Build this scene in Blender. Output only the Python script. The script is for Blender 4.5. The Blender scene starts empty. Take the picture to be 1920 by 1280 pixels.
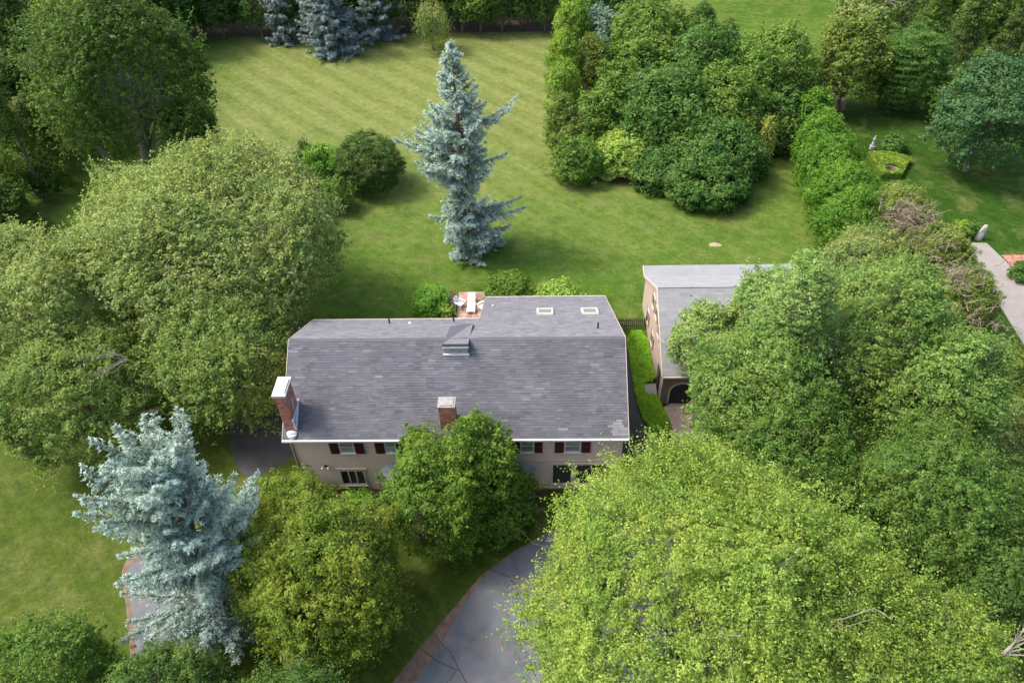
import bpy, math, random
import numpy as np
from mathutils import Matrix, Vector

scene = bpy.context.scene
# ------------------------------------------------------------------ camera
cam_data = bpy.data.cameras.new('camera'); cam = bpy.data.objects.new('camera', cam_data)
scene.collection.objects.link(cam); scene.camera = cam
TH, RO, YA = 0.7516, 0.0323, -0.0352
_c, _s = math.cos(TH), math.sin(TH)
_f = Vector((math.sin(YA)*_c, math.cos(YA)*_c, -_s)); _r0 = Vector((math.cos(YA), -math.sin(YA), 0)); _u0 = _r0.cross(_f)
_r = _r0*math.cos(RO)-_u0*math.sin(RO); _u = _u0*math.cos(RO)+_r0*math.sin(RO)
cam.matrix_world = Matrix(((_r.x,_u.x,-_f.x,0),(_r.y,_u.y,-_f.y,0),(_r.z,_u.z,-_f.z,41.7),(0,0,0,1)))
cam_data.sensor_width = 36; cam_data.lens = 1405.4/1920*36
cam_data.clip_start = .5; cam_data.clip_end = 3000
# ------------------------------------------------------------------ world, sun, exposure
SUN_DIR = Vector((-.80, .13, 1.15)).normalized()          # towards the sun: left, a little behind, high
SUN_EL = math.asin(SUN_DIR.z); SUN_AZ = math.atan2(SUN_DIR.x, SUN_DIR.y)
world = bpy.data.worlds.new('World'); scene.world = world; world.use_nodes = True
wn = world.node_tree.nodes; wl = world.node_tree.links
sky = wn.new('ShaderNodeTexSky'); sky.sky_type = 'NISHITA'; sky.sun_disc = False
sky.sun_elevation = SUN_EL; sky.sun_rotation = SUN_AZ; sky.air_density = 1.0; sky.dust_density = 5.0; sky.ozone_density = .6
bg = wn['Background']; wl.new(sky.outputs[0], bg.inputs[0]); bg.inputs[1].default_value = .15
sd = bpy.data.lights.new('sun', 'SUN'); sd.energy = 1.5; sd.angle = math.radians(10); sd.color = (1, .95, .86)
sun = bpy.data.objects.new('sun', sd); scene.collection.objects.link(sun)
sun.rotation_euler = SUN_DIR.to_track_quat('Z', 'Y').to_euler(); sun.location = (-40, 30, 70)
scene.view_settings.view_transform = 'Standard'; scene.view_settings.look = 'None'
scene.view_settings.gamma = 1; scene.view_settings.use_curve_mapping = False
scene.view_settings.exposure = 1.24
scene.cycles.max_bounces = 7; scene.cycles.diffuse_bounces = 4; scene.cycles.transmission_bounces = 3

COL = scene.collection
rng = np.random.default_rng(7)

# ------------------------------------------------------------------ helpers: objects
def tag(o, label=None, cat=None, group=None, kind=None):
    if label: o['label'] = label
    if cat: o['category'] = cat
    if group: o['group'] = group
    if kind: o['kind'] = kind
    return o
def empty(name, loc, label=None, cat=None, group=None):
    o = bpy.data.objects.new(name, None); COL.objects.link(o); o.location = loc; o.empty_display_size = .3
    return tag(o, label, cat, group)
def link(name, me, mat=None, parent=None, loc=(0,0,0)):
    if mat is not None and len(me.materials) == 0: me.materials.append(mat)
    o = bpy.data.objects.new(name, me); COL.objects.link(o); o.location = loc
    if parent is not None: o.parent = parent
    return o

class MB:
    """collects boxes, prisms and tubes; build() links them as one mesh object"""
    def __init__(s): s.v = []; s.f = []; s.t = []
    def add(s, vs, fs, t=.5):
        n = len(s.v); s.v += [tuple(v) for v in vs]; s.f += [tuple(i+n for i in f) for f in fs]; s.t += [t]*len(fs); return s
    def box(s, x0, x1, y0, y1, z0, z1, t=.5):
        return s.add([(x0,y0,z0),(x1,y0,z0),(x1,y1,z0),(x0,y1,z0),(x0,y0,z1),(x1,y0,z1),(x1,y1,z1),(x0,y1,z1)],
              [(0,3,2,1),(4,5,6,7),(0,1,5,4),(1,2,6,5),(2,3,7,6),(3,0,4,7)], t)
    def prism_x(s, prof, x0, x1, t=.5):
        n = len(prof); vs = [(x0,y,z) for y,z in prof]+[(x1,y,z) for y,z in prof]
        fs = [tuple(range(n))[::-1], tuple(range(n,2*n))]+[(i,(i+1)%n,(i+1)%n+n,i+n) for i in range(n)]
        return s.add(vs, fs, t)
    def prism_z(s, pts, z0, z1, t=.5):
        n = len(pts); vs = [(x,y,z0) for x,y in pts]+[(x,y,z1) for x,y in pts]
        fs = [tuple(range(n))[::-1], tuple(range(n,2*n))]+[(i,(i+1)%n,(i+1)%n+n,i+n) for i in range(n)]
        return s.add(vs, fs, t)
    def tube(s, pts, r0, r1=None, sides=5, t=.5, cap=True):
        r1 = r0 if r1 is None else r1
        P = [Vector(p) for p in pts]; n = len(P); rings = []
        for i, p in enumerate(P):
            d = (P[min(i+1,n-1)]-P[max(i-1,0)]).normalized()
            a = d.cross(Vector((0,0,1)) if abs(d.z) < .9 else Vector((1,0,0))).normalized(); b = d.cross(a)
            r = r0+(r1-r0)*i/(n-1)
            rings += [p+a*r*math.cos(2*math.pi*k/sides)+b*r*math.sin(2*math.pi*k/sides) for k in range(sides)]
        fs = [(i*sides+k, i*sides+(k+1)%sides, (i+1)*sides+(k+1)%sides, (i+1)*sides+k) for i in range(n-1) for k in range(sides)]
        if cap: fs += [tuple(range(sides)), tuple(range((n-1)*sides, n*sides))[::-1]]
        return s.add(rings, fs, t)
    def dome(s, c, rx, ry, rz, seg=12, rings=5, t=.5, full=False):
        vs = []; fs = []; lo = -math.pi/2 if full else 0
        for i in range(rings+1):
            ph = lo+(math.pi/2-lo)*i/rings
            for k in range(seg):
                a = 2*math.pi*k/seg; vs.append((c[0]+rx*math.cos(ph)*math.cos(a), c[1]+ry*math.cos(ph)*math.sin(a), c[2]+rz*math.sin(ph)))
        fs = [(i*seg+k, i*seg+(k+1)%seg, (i+1)*seg+(k+1)%seg, (i+1)*seg+k) for i in range(rings) for k in range(seg)]
        return s.add(vs, fs, t)
    def mesh(s, name, off=(0,0,0)):
        me = bpy.data.meshes.new(name); o = Vector(off)
        me.from_pydata([Vector(v)-o for v in s.v], [], s.f)
        a = me.attributes.new('tint', 'FLOAT', 'FACE'); a.data.foreach_set('value', s.t); me.update(); return me
    def build(s, name, mat, parent=None):
        """vertices are world coordinates; the parent's origin is subtracted"""
        if parent is None:                                   # origin at the thing's base
            xs = np.array([tuple(v) for v in s.v]); off = (float(xs[:,0].mean()), float(xs[:,1].mean()), float(xs[:,2].min()))
            return link(name, s.mesh(name, off), mat, None, off)
        return link(name, s.mesh(name, world_loc(parent)), mat, parent)
def world_loc(o):
    p = Vector(o.location)
    while o.parent: o = o.parent; p += Vector(o.location)
    return p

# ------------------------------------------------------------------ helpers: materials
def new_mat(name):
    m = bpy.data.materials.new(name); m.use_nodes = True; nt = m.node_tree
    return m, nt, nt.nodes['Principled BSDF'], nt.nodes.new, nt.links.new
def ramp(N, stops):
    r = N('ShaderNodeValToRGB'); e = r.color_ramp.elements
    while len(e) < len(stops): e.new(.5)
    for i, (p, c) in enumerate(stops): e[i].position = p; e[i].color = (*c, 1)
    return r
def noise(N, L, scale, detail=4, rough=.6, vec=None, dist=0):
    n = N('ShaderNodeTexNoise'); n.inputs['Scale'].default_value = scale; n.inputs['Detail'].default_value = detail
    n.inputs['Roughness'].default_value = rough; n.inputs['Distortion'].default_value = dist
    if vec is not None: L(vec, n.inputs['Vector'])
    return n
def mixc(N, L, fac, a, b, mode='MIX'):
    m = N('ShaderNodeMix'); m.data_type = 'RGBA'; m.blend_type = mode
    for k, v in ((0, fac), (6, a), (7, b)):
        if hasattr(v, 'default_value') or hasattr(v, 'is_linked'): L(v, m.inputs[k])
        elif k == 0: m.inputs[0].default_value = v
        else: m.inputs[k].default_value = (*v, 1)
    return m.outputs[2]
def simple(name, col, rough=.7, var=.25, scale=6, bump=.2, bscale=30, metal=0, spec=.4, tint=0):
    m, nt, P, N, L = new_mat(name)
    tc = N('ShaderNodeTexCoord').outputs['Object']; g = N('ShaderNodeNewGeometry').outputs['Position']
    n = noise(N, L, scale, vec=g)
    d = tuple(c*(1-var) for c in col); l = tuple(min(1, c*(1+var)) for c in col)
    r = ramp(N, [(.3, d), (.7, l)]); L(n.outputs[0], r.inputs[0]); out = r.outputs[0]
    if tint:
        at = N('ShaderNodeAttribute'); at.attribute_name = 'tint'
        r2 = ramp(N, [(0, (1-tint,)*3), (1, (1+tint,)*3)]); L(at.outputs['Fac'], r2.inputs[0])
        out = mixc(N, L, 1.0, out, r2.outputs[0], 'MULTIPLY')
    L(out, P.inputs['Base Color']); P.inputs['Roughness'].default_value = rough; P.inputs['Metallic'].default_value = metal
    P.inputs['Specular IOR Level'].default_value = spec
    if bump:
        n2 = noise(N, L, bscale, vec=g); b = N('ShaderNodeBump'); b.inputs['Strength'].default_value = bump; b.inputs['Distance'].default_value = .02
        L(n2.outputs[0], b.inputs['Height']); L(b.outputs[0], P.inputs['Normal'])
    return m
LEAF_SCALE = 1.0
def leaf_mat(name, dark, mid, light, trans=.42, rough=.6):
    blue = 'spruce' in name or 'teal' in name
    """leaf colour varies with each leaf's own random 'tint' attribute"""
    m, nt, P, N, L = new_mat(name)
    at = N('ShaderNodeAttribute'); at.attribute_name = 'tint'
    g = lambda c, k: (min(.75, c[0]*k*(1 if blue else .90)), min(.75, c[1]*k), min(.75, c[2]*k*(1 if blue else .82)))
    r = ramp(N, [(0, g(dark, 2.0)), (.5, g(mid, 1.95)), (1, g(light, 1.45))]); L(at.outputs['Fac'], r.inputs[0])
    pos = N('ShaderNodeNewGeometry').outputs['Position']; nn = noise(N, L, .42, 3, .6, pos); nr = ramp(N, [(.38, (0,0,0)), (.64, (1,1,1))]); L(nn.outputs[0], nr.inputs[0])
    hue = mixc(N, L, nr.outputs[0], (1.10,1.04,.95) if not blue else (1.05,1.03,1), (.82,.95,.86) if not blue else (.92,.97,1)); leafc = mixc(N, L, 1.0, r.outputs[0], hue, 'MULTIPLY')
    L(leafc, P.inputs['Base Color']); P.inputs['Roughness'].default_value = rough; P.inputs['Specular IOR Level'].default_value = .22
    t = N('ShaderNodeBsdfTranslucent'); tc = mixc(N, L, 1.0, leafc, (1.25, 1.25, .9 if blue else .62), 'MULTIPLY'); L(tc, t.inputs['Color'])
    mx = N('ShaderNodeMixShader'); mx.inputs[0].default_value = trans; L(P.outputs[0], mx.inputs[1]); L(t.outputs[0], mx.inputs[2])
    L(mx.outputs[0], nt.nodes['Material Output'].inputs[0]); return m
LM = {k: leaf_mat('leaf_'+k, *v) for k, v in dict(
    greygreen=((.060,.082,.028),(.170,.190,.075),(.36,.36,.19)),
    greygreen2=((.045,.072,.020),(.125,.158,.048),(.29,.31,.12)),
    midgreen=((.030,.060,.012),(.084,.132,.026),(.20,.25,.065)),
    brightgreen=((.045,.10,.014),(.11,.20,.030),(.20,.30,.06)),
    dark=((.018,.038,.009),(.054,.088,.018),(.165,.205,.05)),
    dark2=((.020,.046,.012),(.056,.105,.026),(.14,.20,.06)),
    yew=((.016,.034,.008),(.042,.075,.016),(.10,.14,.035)),
    yellowgreen=((.05,.085,.012),(.12,.17,.026),(.24,.29,.06)),
    olive=((.040,.058,.012),(.095,.120,.028),(.20,.22,.06)),
    olivedark=((.025,.040,.010),(.06,.082,.022),(.14,.16,.05)),
    paleolive=((.06,.08,.03),(.145,.165,.065),(.29,.29,.14)),
    paleolive2=((.045,.062,.016),(.120,.145,.038),(.25,.27,.09)),
    oliveyellow=((.038,.058,.009),(.112,.140,.020),(.25,.26,.055)),
    teal=((.05,.085,.06),(.11,.16,.12),(.23,.29,.24)),
    bluegreen=((.020,.045,.022),(.050,.095,.045),(.12,.19,.10)),
    hedge=((.030,.070,.010),(.075,.140,.018),(.17,.25,.045)),
    maple=((.034,.068,.016),(.112,.160,.045),(.27,.315,.13)),
    palemaple=((.055,.09,.03),(.15,.195,.07),(.30,.34,.16)),
    darkmaple=((.020,.042,.009),(.055,.092,.022),(.14,.19,.055)),
    deepmaple=((.024,.052,.010),(.070,.112,.026),(.17,.215,.065)),
    yellowmaple=((.042,.074,.014),(.142,.182,.038),(.34,.365,.12)),
    frontgreen=((.024,.052,.008),(.078,.122,.018),(.20,.24,.05)),
    gold=((.10,.11,.03),(.24,.24,.07),(.42,.40,.15)),
    pale=((.08,.12,.025),(.20,.25,.06),(.36,.40,.14)),
    midgrass=((.05,.10,.012),(.10,.17,.025),(.17,.24,.05)),
    bluespruce=((.045,.070,.060),(.185,.238,.228),(.44,.52,.505)),
    bluespruce_far=((.055,.078,.080),(.15,.190,.205),(.34,.39,.42)),
    cover=((.06,.12,.010),(.15,.25,.022),(.27,.38,.05)),
).items()}
BARK = simple('bark', (.16,.13,.10), .9, .35, 5, .6, 20)
BARK_GREY = simple('grey_bark', (.20,.185,.16), .9, .3, 4, .5, 20)
TWIG_PALE = simple('pale_twig', (.27,.24,.20), .9, .2, 3, 0)
TWIG_DEAD = simple('dead_twig', (.25,.19,.155), .9, .3, 3, 0)

# ------------------------------------------------------------------ helpers: foliage
def quads_mesh(name, V, T):
    """V: (n,3,3) leaves, T: (n,) tint"""
    n = len(V); me = bpy.data.meshes.new(name)
    me.vertices.add(n*3); me.vertices.foreach_set('co', V.reshape(-1).astype(np.float32))
    me.loops.add(n*3); me.loops.foreach_set('vertex_index', np.arange(n*3, dtype=np.int32))
    me.polygons.add(n); me.polygons.foreach_set('loop_start', np.arange(0, n*3, 3, dtype=np.int32))
    me.update(calc_edges=True)
    a = me.attributes.new('tint', 'FLOAT', 'FACE'); a.data.foreach_set('value', np.clip(T, 0, 1).astype(np.float32))
    return me
def nrm(a): return a/(np.linalg.norm(a, axis=-1, keepdims=True)+1e-9)
def leaves(P, Nn, L, W, rng, droop=0., along=None):
    """pointed leaf at every point P with normal Nn"""
    n = len(P); t = rng.normal(size=(n,3)) if along is None else along+rng.normal(size=(n,3))*.35
    t[:,2] -= droop
    t = nrm(t-Nn*(t*Nn).sum(1, keepdims=True)); b = np.cross(Nn, t)
    L = L*rng.uniform(.65, 1.3, (n,1)); W = W*rng.uniform(.7, 1.25, (n,1))
    k = rng.uniform(.05, .40, (n,1))
    return np.stack([P-t*L*k-b*W*.5, P-t*L*(.45-k)+b*W*.55, P+t*L*.58], 1)
def sph(rng, n):
    return nrm(rng.normal(size=(n,3)))
def keep_out(P):
    """drop leaves that would fall inside the house or the garage"""
    x, y, z = P[:,0], P[:,1], P[:,2]
    zr = np.where(y < 35.1, 5.57+.686*(y-29.8), 9.19-.5416*(y-35.1))+.25
    back = np.where(x > -3.6, 47.1, 40.1)
    inh = (x > -15.8)&(x < 6.2)&(y > 29.6)&(y < back)&(z < zr)
    zg = np.where(y < 43.2, 3.3+.62*(y-37.6), 6.8-.55*(y-43.2))+.25
    ing = (x > 9.3)&(x < 22.3)&(y > 37.4)&(y < 50.0)&(z < zg)
    return ~(inh|ing|(z < .05))

def thin(P, rng):
    """fewer leaves on the parts of a crown that lie well outside the photographed field"""
    q = P-np.array([0,0,41.7]); z = q@np.array(_f); x = (q@np.array(_r))/z; y = -(q@np.array(_u))/z
    o = np.maximum(np.abs(x)/(960/1405.4), np.abs(y)/(640/1405.4))
    return rng.random(len(P)) < np.clip(1-(o-1.03)*6, .22, 1)
def crown(rng, C, R, kind, leaf, cover, seed_lobes=12, cull=True, shootf=.18):
    """leaf quads of one crown: boughs make sub-crowns, clumps sit on the sub-crowns, leaves in the clumps"""
    C = np.array(C, float); R = np.array(R, float); Rm = (R[0]*R[1]*R[2])**(1/3.)
    cr = dict(big=.085, broad=.14, arb=.12, yew=.12, mound=.13, weeping=.16, conifer=.14, cone=.2, layered=.13, grass=.2)[kind]*Rm
    cr = min(max(cr, leaf*1.7), .80)
    if kind == 'big': cr = min(cr, .38)
    area = 4*math.pi*((R[0]*R[1])**1.6/3*1+2*(R[0]*R[2])**1.6/3)**(1/1.6)
    if kind in ('big', 'broad', 'arb', 'mound'):
        K = int(seed_lobes*{'big': 2.6, 'broad': 1.3, 'arb': 1.5, 'mound': 1.6}[kind])
        ld = sph(rng, K*3); ld = ld[(ld[:,2] > -.35)][:K]; K = len(ld)
        # spread the boughs evenly
        for _ in range(12):
            df = ld[:,None]-ld[None]; dd = (df**2).sum(2)+1e-3; ld = nrm(ld+(df/dd[:,:,None]**1.5).sum(1)*.02)
            ld[:,2] = np.maximum(ld[:,2], -.45); ld = nrm(ld)
        lr = rng.uniform(.28, .42, K)*(1.5 if K < 12 else 1.15 if K < 24 else 1.0 if R[0] < 8 else .72)
        if kind in ('arb', 'mound'): lr *= .9
        ldist = (1.0-lr)*rng.uniform(.88, 1.06, K); lsq = 1.0
        if kind == 'arb': pr = np.clip(1.10-.40*np.maximum(ld[:,2], 0)**1.3, .3, 1.2)
        else: pr = np.ones(K)
        lc = ld*ldist[:,None]*R; lc[:,:2] *= pr[:,None]
        Nc = int(area/(cr*cr)*(1.15 if kind == 'big' else 1.4))
        j = rng.choice(K, Nc, p=lr**2/np.sum(lr**2))
        dj = sph(rng, Nc); dj = nrm(dj+ld[j]*.85+np.array([0,0,.25])); deep = rng.random(Nc) < .28
        RL = np.array([min(R[0], R[2]*1.25), min(R[1], R[2]*1.25), R[2]])
        rad = np.where(deep, rng.uniform(.3, .85, Nc), rng.uniform(.86, 1.06, Nc)); spray = rng.random(Nc) < (.15 if R[0] < 8 else .30); rad = np.where(spray, rng.uniform(1.05, 1.42, Nc), rad)
        pos = lc[j]+dj*(lr[j]*rad)[:,None]*(RL if kind != 'arb' else R)
        core = rng.random(Nc) < (.30 if R[0] < 8 else .66); cd = sph(rng, Nc); cd[:,2] = np.where(cd[:,2] < -.3, -cd[:,2], cd[:,2])
        cp_ = cd*R*rng.uniform(.68, .90 if R[0] < 8 else .97, Nc)[:,None]
        if kind == 'arb': cp_[:,:2] *= np.clip(1.10-.40*np.maximum(cd[:,2], 0)**1.3, .3, 1.2)[:,None]
        pos = np.where(core[:,None], cp_, pos); dj = np.where(core[:,None], cd, dj)
        d = nrm(pos/R*.5+dj); size = cr*rng.uniform(.6, 1.3, Nc); size = np.where(spray, size*.6, size)
        ctint = rng.normal(size=Nc)*.09+(rng.normal(size=K)*.09)[j]
    else:
        Nc = int(area/(cr*cr)*1.3)
        d = sph(rng, Nc*2); d = d[(d[:,2] > -.65)|(rng.random(len(d)) < .25)][:Nc]; Nc = len(d); prof = np.ones(Nc); zz = d[:,2]
        f = .92+.07*rng.normal(size=Nc)*(.6 if kind == 'yew' else 1)
        depth = np.where(rng.random(Nc) < .68, rng.uniform(.9, 1.0, Nc), rng.uniform(.50, .88, Nc))
        if kind in ('conifer', 'cone'):
            prof = np.clip(.62-.55*zz, .06, 1.1)*1.35; h = nrm(d*[1,1,0]); d = np.concatenate([h[:,:2]*prof[:,None], zz[:,None]], 1)
            f = f*(1+.16*np.sin(7*np.arctan2(h[:,1], h[:,0])+zz*9))
        pos = d*(f*depth)[:,None]*R; size = cr*rng.uniform(.65, 1.35, Nc)
        if kind in ('layered', 'yew'): 
            st = R[2]*(.14 if kind == 'layered' else .11); pos[:,2] = np.round(pos[:,2]/st)*st+rng.normal(size=Nc)*.05
        ctint = rng.normal(size=Nc)*.11
    ctint = ctint+.07*np.sin(pos[:,0]*.7+pos[:,1]*.9)*np.cos(pos[:,1]*.5+pos[:,2]*.6)
    n = int(cover*area/(leaf*leaf*.30)); k = rng.integers(0, len(pos), n)
    p = sph(rng, n)*(rng.random(n)**(1/3.2))[:,None]; p = np.where((p*d[k]).sum(1)[:,None] < -.3, -p, p)
    flat = dict(big=.6, broad=.6, arb=.85, yew=.30, mound=.6, weeping=1.5, conifer=.5, cone=.7, layered=.20, grass=1)[kind]
    out = nrm(d+np.array([0,0,.15]))[k]
    P = pos[k]+p*size[k][:,None]*np.array([1,1,flat])
    nn = p*.9+out*.35+np.array([0,0,.5])+rng.normal(size=(n,3))*.34
    shoot = None
    if kind in ('big', 'broad', 'arb', 'mound'):               # leafy shoots growing out of the clumps
        Ns = max(60, int(n/26)); ki = rng.integers(0, len(pos), Ns); o_ = nrm(d[ki]+np.array([0,0,.35])+rng.normal(size=(Ns,3))*.55)
        ln = (min(1.25, .16*Rm+.25) if kind in ('big', 'broad') else .5*min(1, .2*Rm+.2))*rng.uniform(.5, 1.2, Ns)
        st = pos[ki]+nrm(rng.normal(size=(Ns,3)))*size[ki][:,None]*.5
        sk = rng.integers(0, Ns, n); t_ = rng.random(n); shoot = rng.random(n) < shootf
        curve = np.array([0,0,-.28])*(t_**2)[:,None]*ln[sk][:,None]
        Ps = st[sk]+o_[sk]*(t_*ln[sk])[:,None]+curve+rng.normal(size=(n,3))*(.06+.07*(1-t_))[:,None]*max(1, leaf/.2)
        P = np.where(shoot[:,None], Ps, P); nn = np.where(shoot[:,None], np.array([0,0,.75])+rng.normal(size=(n,3))*.55, nn)
    # uneven outline
    w_ = 2.7/Rm; ph = rng.uniform(0, 6.28, 9); Pn = P*w_
    bump_ = np.stack([np.sin(Pn[:,1]*1.3+ph[0])*np.cos(Pn[:,2]*1.1+ph[1])+.6*np.sin(Pn[:,0]*2.3+ph[2]), np.sin(Pn[:,0]*1.2+ph[3])*np.cos(Pn[:,2]*1.4+ph[4])+.6*np.sin(Pn[:,1]*2.1+ph[5]), .7*np.sin(Pn[:,0]*1.6+ph[6])*np.sin(Pn[:,1]*1.5+ph[7])+.4*np.sin((Pn[:,0]+Pn[:,1])*2.4+ph[8])], 1)
    if kind not in ('yew', 'mound', 'grass'): P = P+bump_*(.085 if kind != 'arb' else .05)*np.minimum(R, Rm*1.2)
    if kind in ('weeping',): nn = p*.4+out*.9+rng.normal(size=(n,3))*.4
    if kind in ('arb',): nn = p*.9+out*.6+np.array([0,0,.25])+rng.normal(size=(n,3))*.35
    nn = nrm(nn)
    T = .40+ctint[k]+rng.normal(size=n)*.20+.12*(p[:,2])
    if shoot is not None: T = T+np.where(shoot, .16*t_-.02+(rng.normal(size=Ns)*.09)[sk], 0)
    along = None; dr = .3; Wf = .62
    if kind in ('weeping',): along = np.tile([0,0,-1.3], (n,1)); Wf = .3
    if kind in ('arb', 'cone'): along = out*.7+np.array([0,0,.7]); Wf = .42
    if kind in ('conifer', 'yew', 'layered'): along = out*1.0+np.array([0,0,-.15]); Wf = .38
    if kind == 'grass': along = out*.5+np.array([0,0,1.1]); Wf = .14; nn = nrm(rng.normal(size=(n,3))*.5+np.array([0,-.5,.4]))
    V = leaves(P, nn, leaf, leaf*Wf, rng, dr, along)
    m = keep_out(P+C)
    if cull: m &= thin(P+C, rng)
    return V[m]+C, T[m], pos+C
def limb_path(rng, a, b, bow=.12, n=5, sag=0.):
    a = np.array(a, float); b = np.array(b, float); L = np.linalg.norm(b-a); w = rng.normal(size=3)*bow*L
    ts = np.linspace(0, 1, n)
    return [tuple(a+(b-a)*t+w*math.sin(math.pi*t)*.5+np.array([0,0,sag*L*math.sin(math.pi*t)])) for t in ts]
def tree(name, kind, mat, C, rr, cat, label, group, seed, leaf=None, cover=None, R=None, nolimb=False):
    rng = np.random.default_rng(seed)
    r, rz = rr; R = R or (r, r, rz); D = math.hypot(C[1], 41.7-C[2])
    leaf = leaf or max(.14, .0042*D)*(.86 if kind == 'big' else 1.0 if kind == 'broad' else .9)
    cover = cover or dict(big=2.2, broad=2.5, arb=3.2, yew=3.6, mound=3.0, weeping=1.6, conifer=2.6, cone=3, layered=3.0, grass=3.2)[kind]
    V, T, pos = crown(rng, C, R, kind, leaf, cover, seed_lobes=int(10+r*1.3), shootf={'greygreen': .36, 'greygreen2': .30, 'yellowmaple': .30, 'maple': .15, 'palemaple': .20, 'darkmaple': .15, 'frontgreen': .08, 'oliveyellow': .14, 'dark': .22, 'dark2': .14}.get(mat, .18))
    base = (C[0], C[1], 0)
    root = empty(name, base, label, cat, group)
    me = quads_mesh('crown', V-np.array(base), T); link('crown', me, LM[mat], root)
    if kind in ('grass',): return root
    h = C[2]; tr = max(.05, .035*(C[2]+rz)*(.8 if kind in ('big', 'broad') else .5))
    lean = rng.normal(size=2)*.03*h
    if kind in ('big', 'broad'):
        top = np.array([C[0]+lean[0], C[1]+lean[1], C[2]-rz*.25])
    else: top = np.array([C[0], C[1], C[2]+rz*.6])
    b = MB(); z0 = np.array([C[0], C[1], -.1])
    b.tube([tuple(z0+(top-z0)*t+(np.array([0,0,0]) if t in (0,1) else rng.normal(size=3)*.04*h*np.array([1,1,0]))) for t in (0,.04,.3,.6,1)], tr, tr*.45, 8)
    bark = BARK_GREY if mat in ('greygreen', 'palemaple', 'maple', 'yellowmaple', 'dark') and kind == 'big' else BARK
    b.build('trunk', bark, root)
    if kind in ('big', 'broad') and not nolimb:
        b = MB(); n = 34 if kind == 'big' else 10
        if r > 8: n = 70
        idx = rng.choice(len(pos), min(n, len(pos)), replace=False)
        for q, i in enumerate(idx):
            s = z0+(top-z0)*rng.uniform(.45, 1)
            pth = limb_path(rng, s, pos[i], .10, 6, .05); b.tube(pth, tr*.28, .02, 5, cap=False)
            e = np.array(pth[-1]); o = nrm(e-np.array(C))
            for _ in range(4):                                # twigs at the limb's end
                t = e+(o+rng.normal(size=3)*.7)*rng.uniform(.25, .7); st = np.array(pth[rng.integers(3, 6)])
                if keep_out((t)[None])[0]: b.tube([tuple(st), tuple((st+t)/2+rng.normal(size=3)*.08), tuple(t)], .018, .008, 3, cap=False)
        b.build('limbs', bark, root)
    return root
def bare_fan(parent, base, dirv, length, n, mat, seed, spread=.5, thick=.04, name='bare_branch', wide=.12):
    """a leafless branch: a stem that forks into twigs"""
    rng = np.random.default_rng(seed); b = MB(); base = np.array(base, float); dirv = nrm(np.array(dirv, float))
    for i in range(n):
        d = nrm(dirv+rng.normal(size=3)*spread); L = length*rng.uniform(.45, 1); s = base+rng.normal(size=3)*np.array([1,1,.35])*wide
        pth = limb_path(rng, s, s+d*L, .10, 5); b.tube(pth, thick, thick*.3, 4, cap=False)
        for _ in range(5):
            j = rng.integers(1, 5); st = np.array(pth[j]); e = st+nrm(d+rng.normal(size=3)*.8)*L*rng.uniform(.15, .4)
            b.tube([tuple(st), tuple((st+e)/2+rng.normal(size=3)*.05*L*.3), tuple(e)], thick*.45, thick*.2, 3, cap=False)
    return b.build(name, mat, parent)
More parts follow.
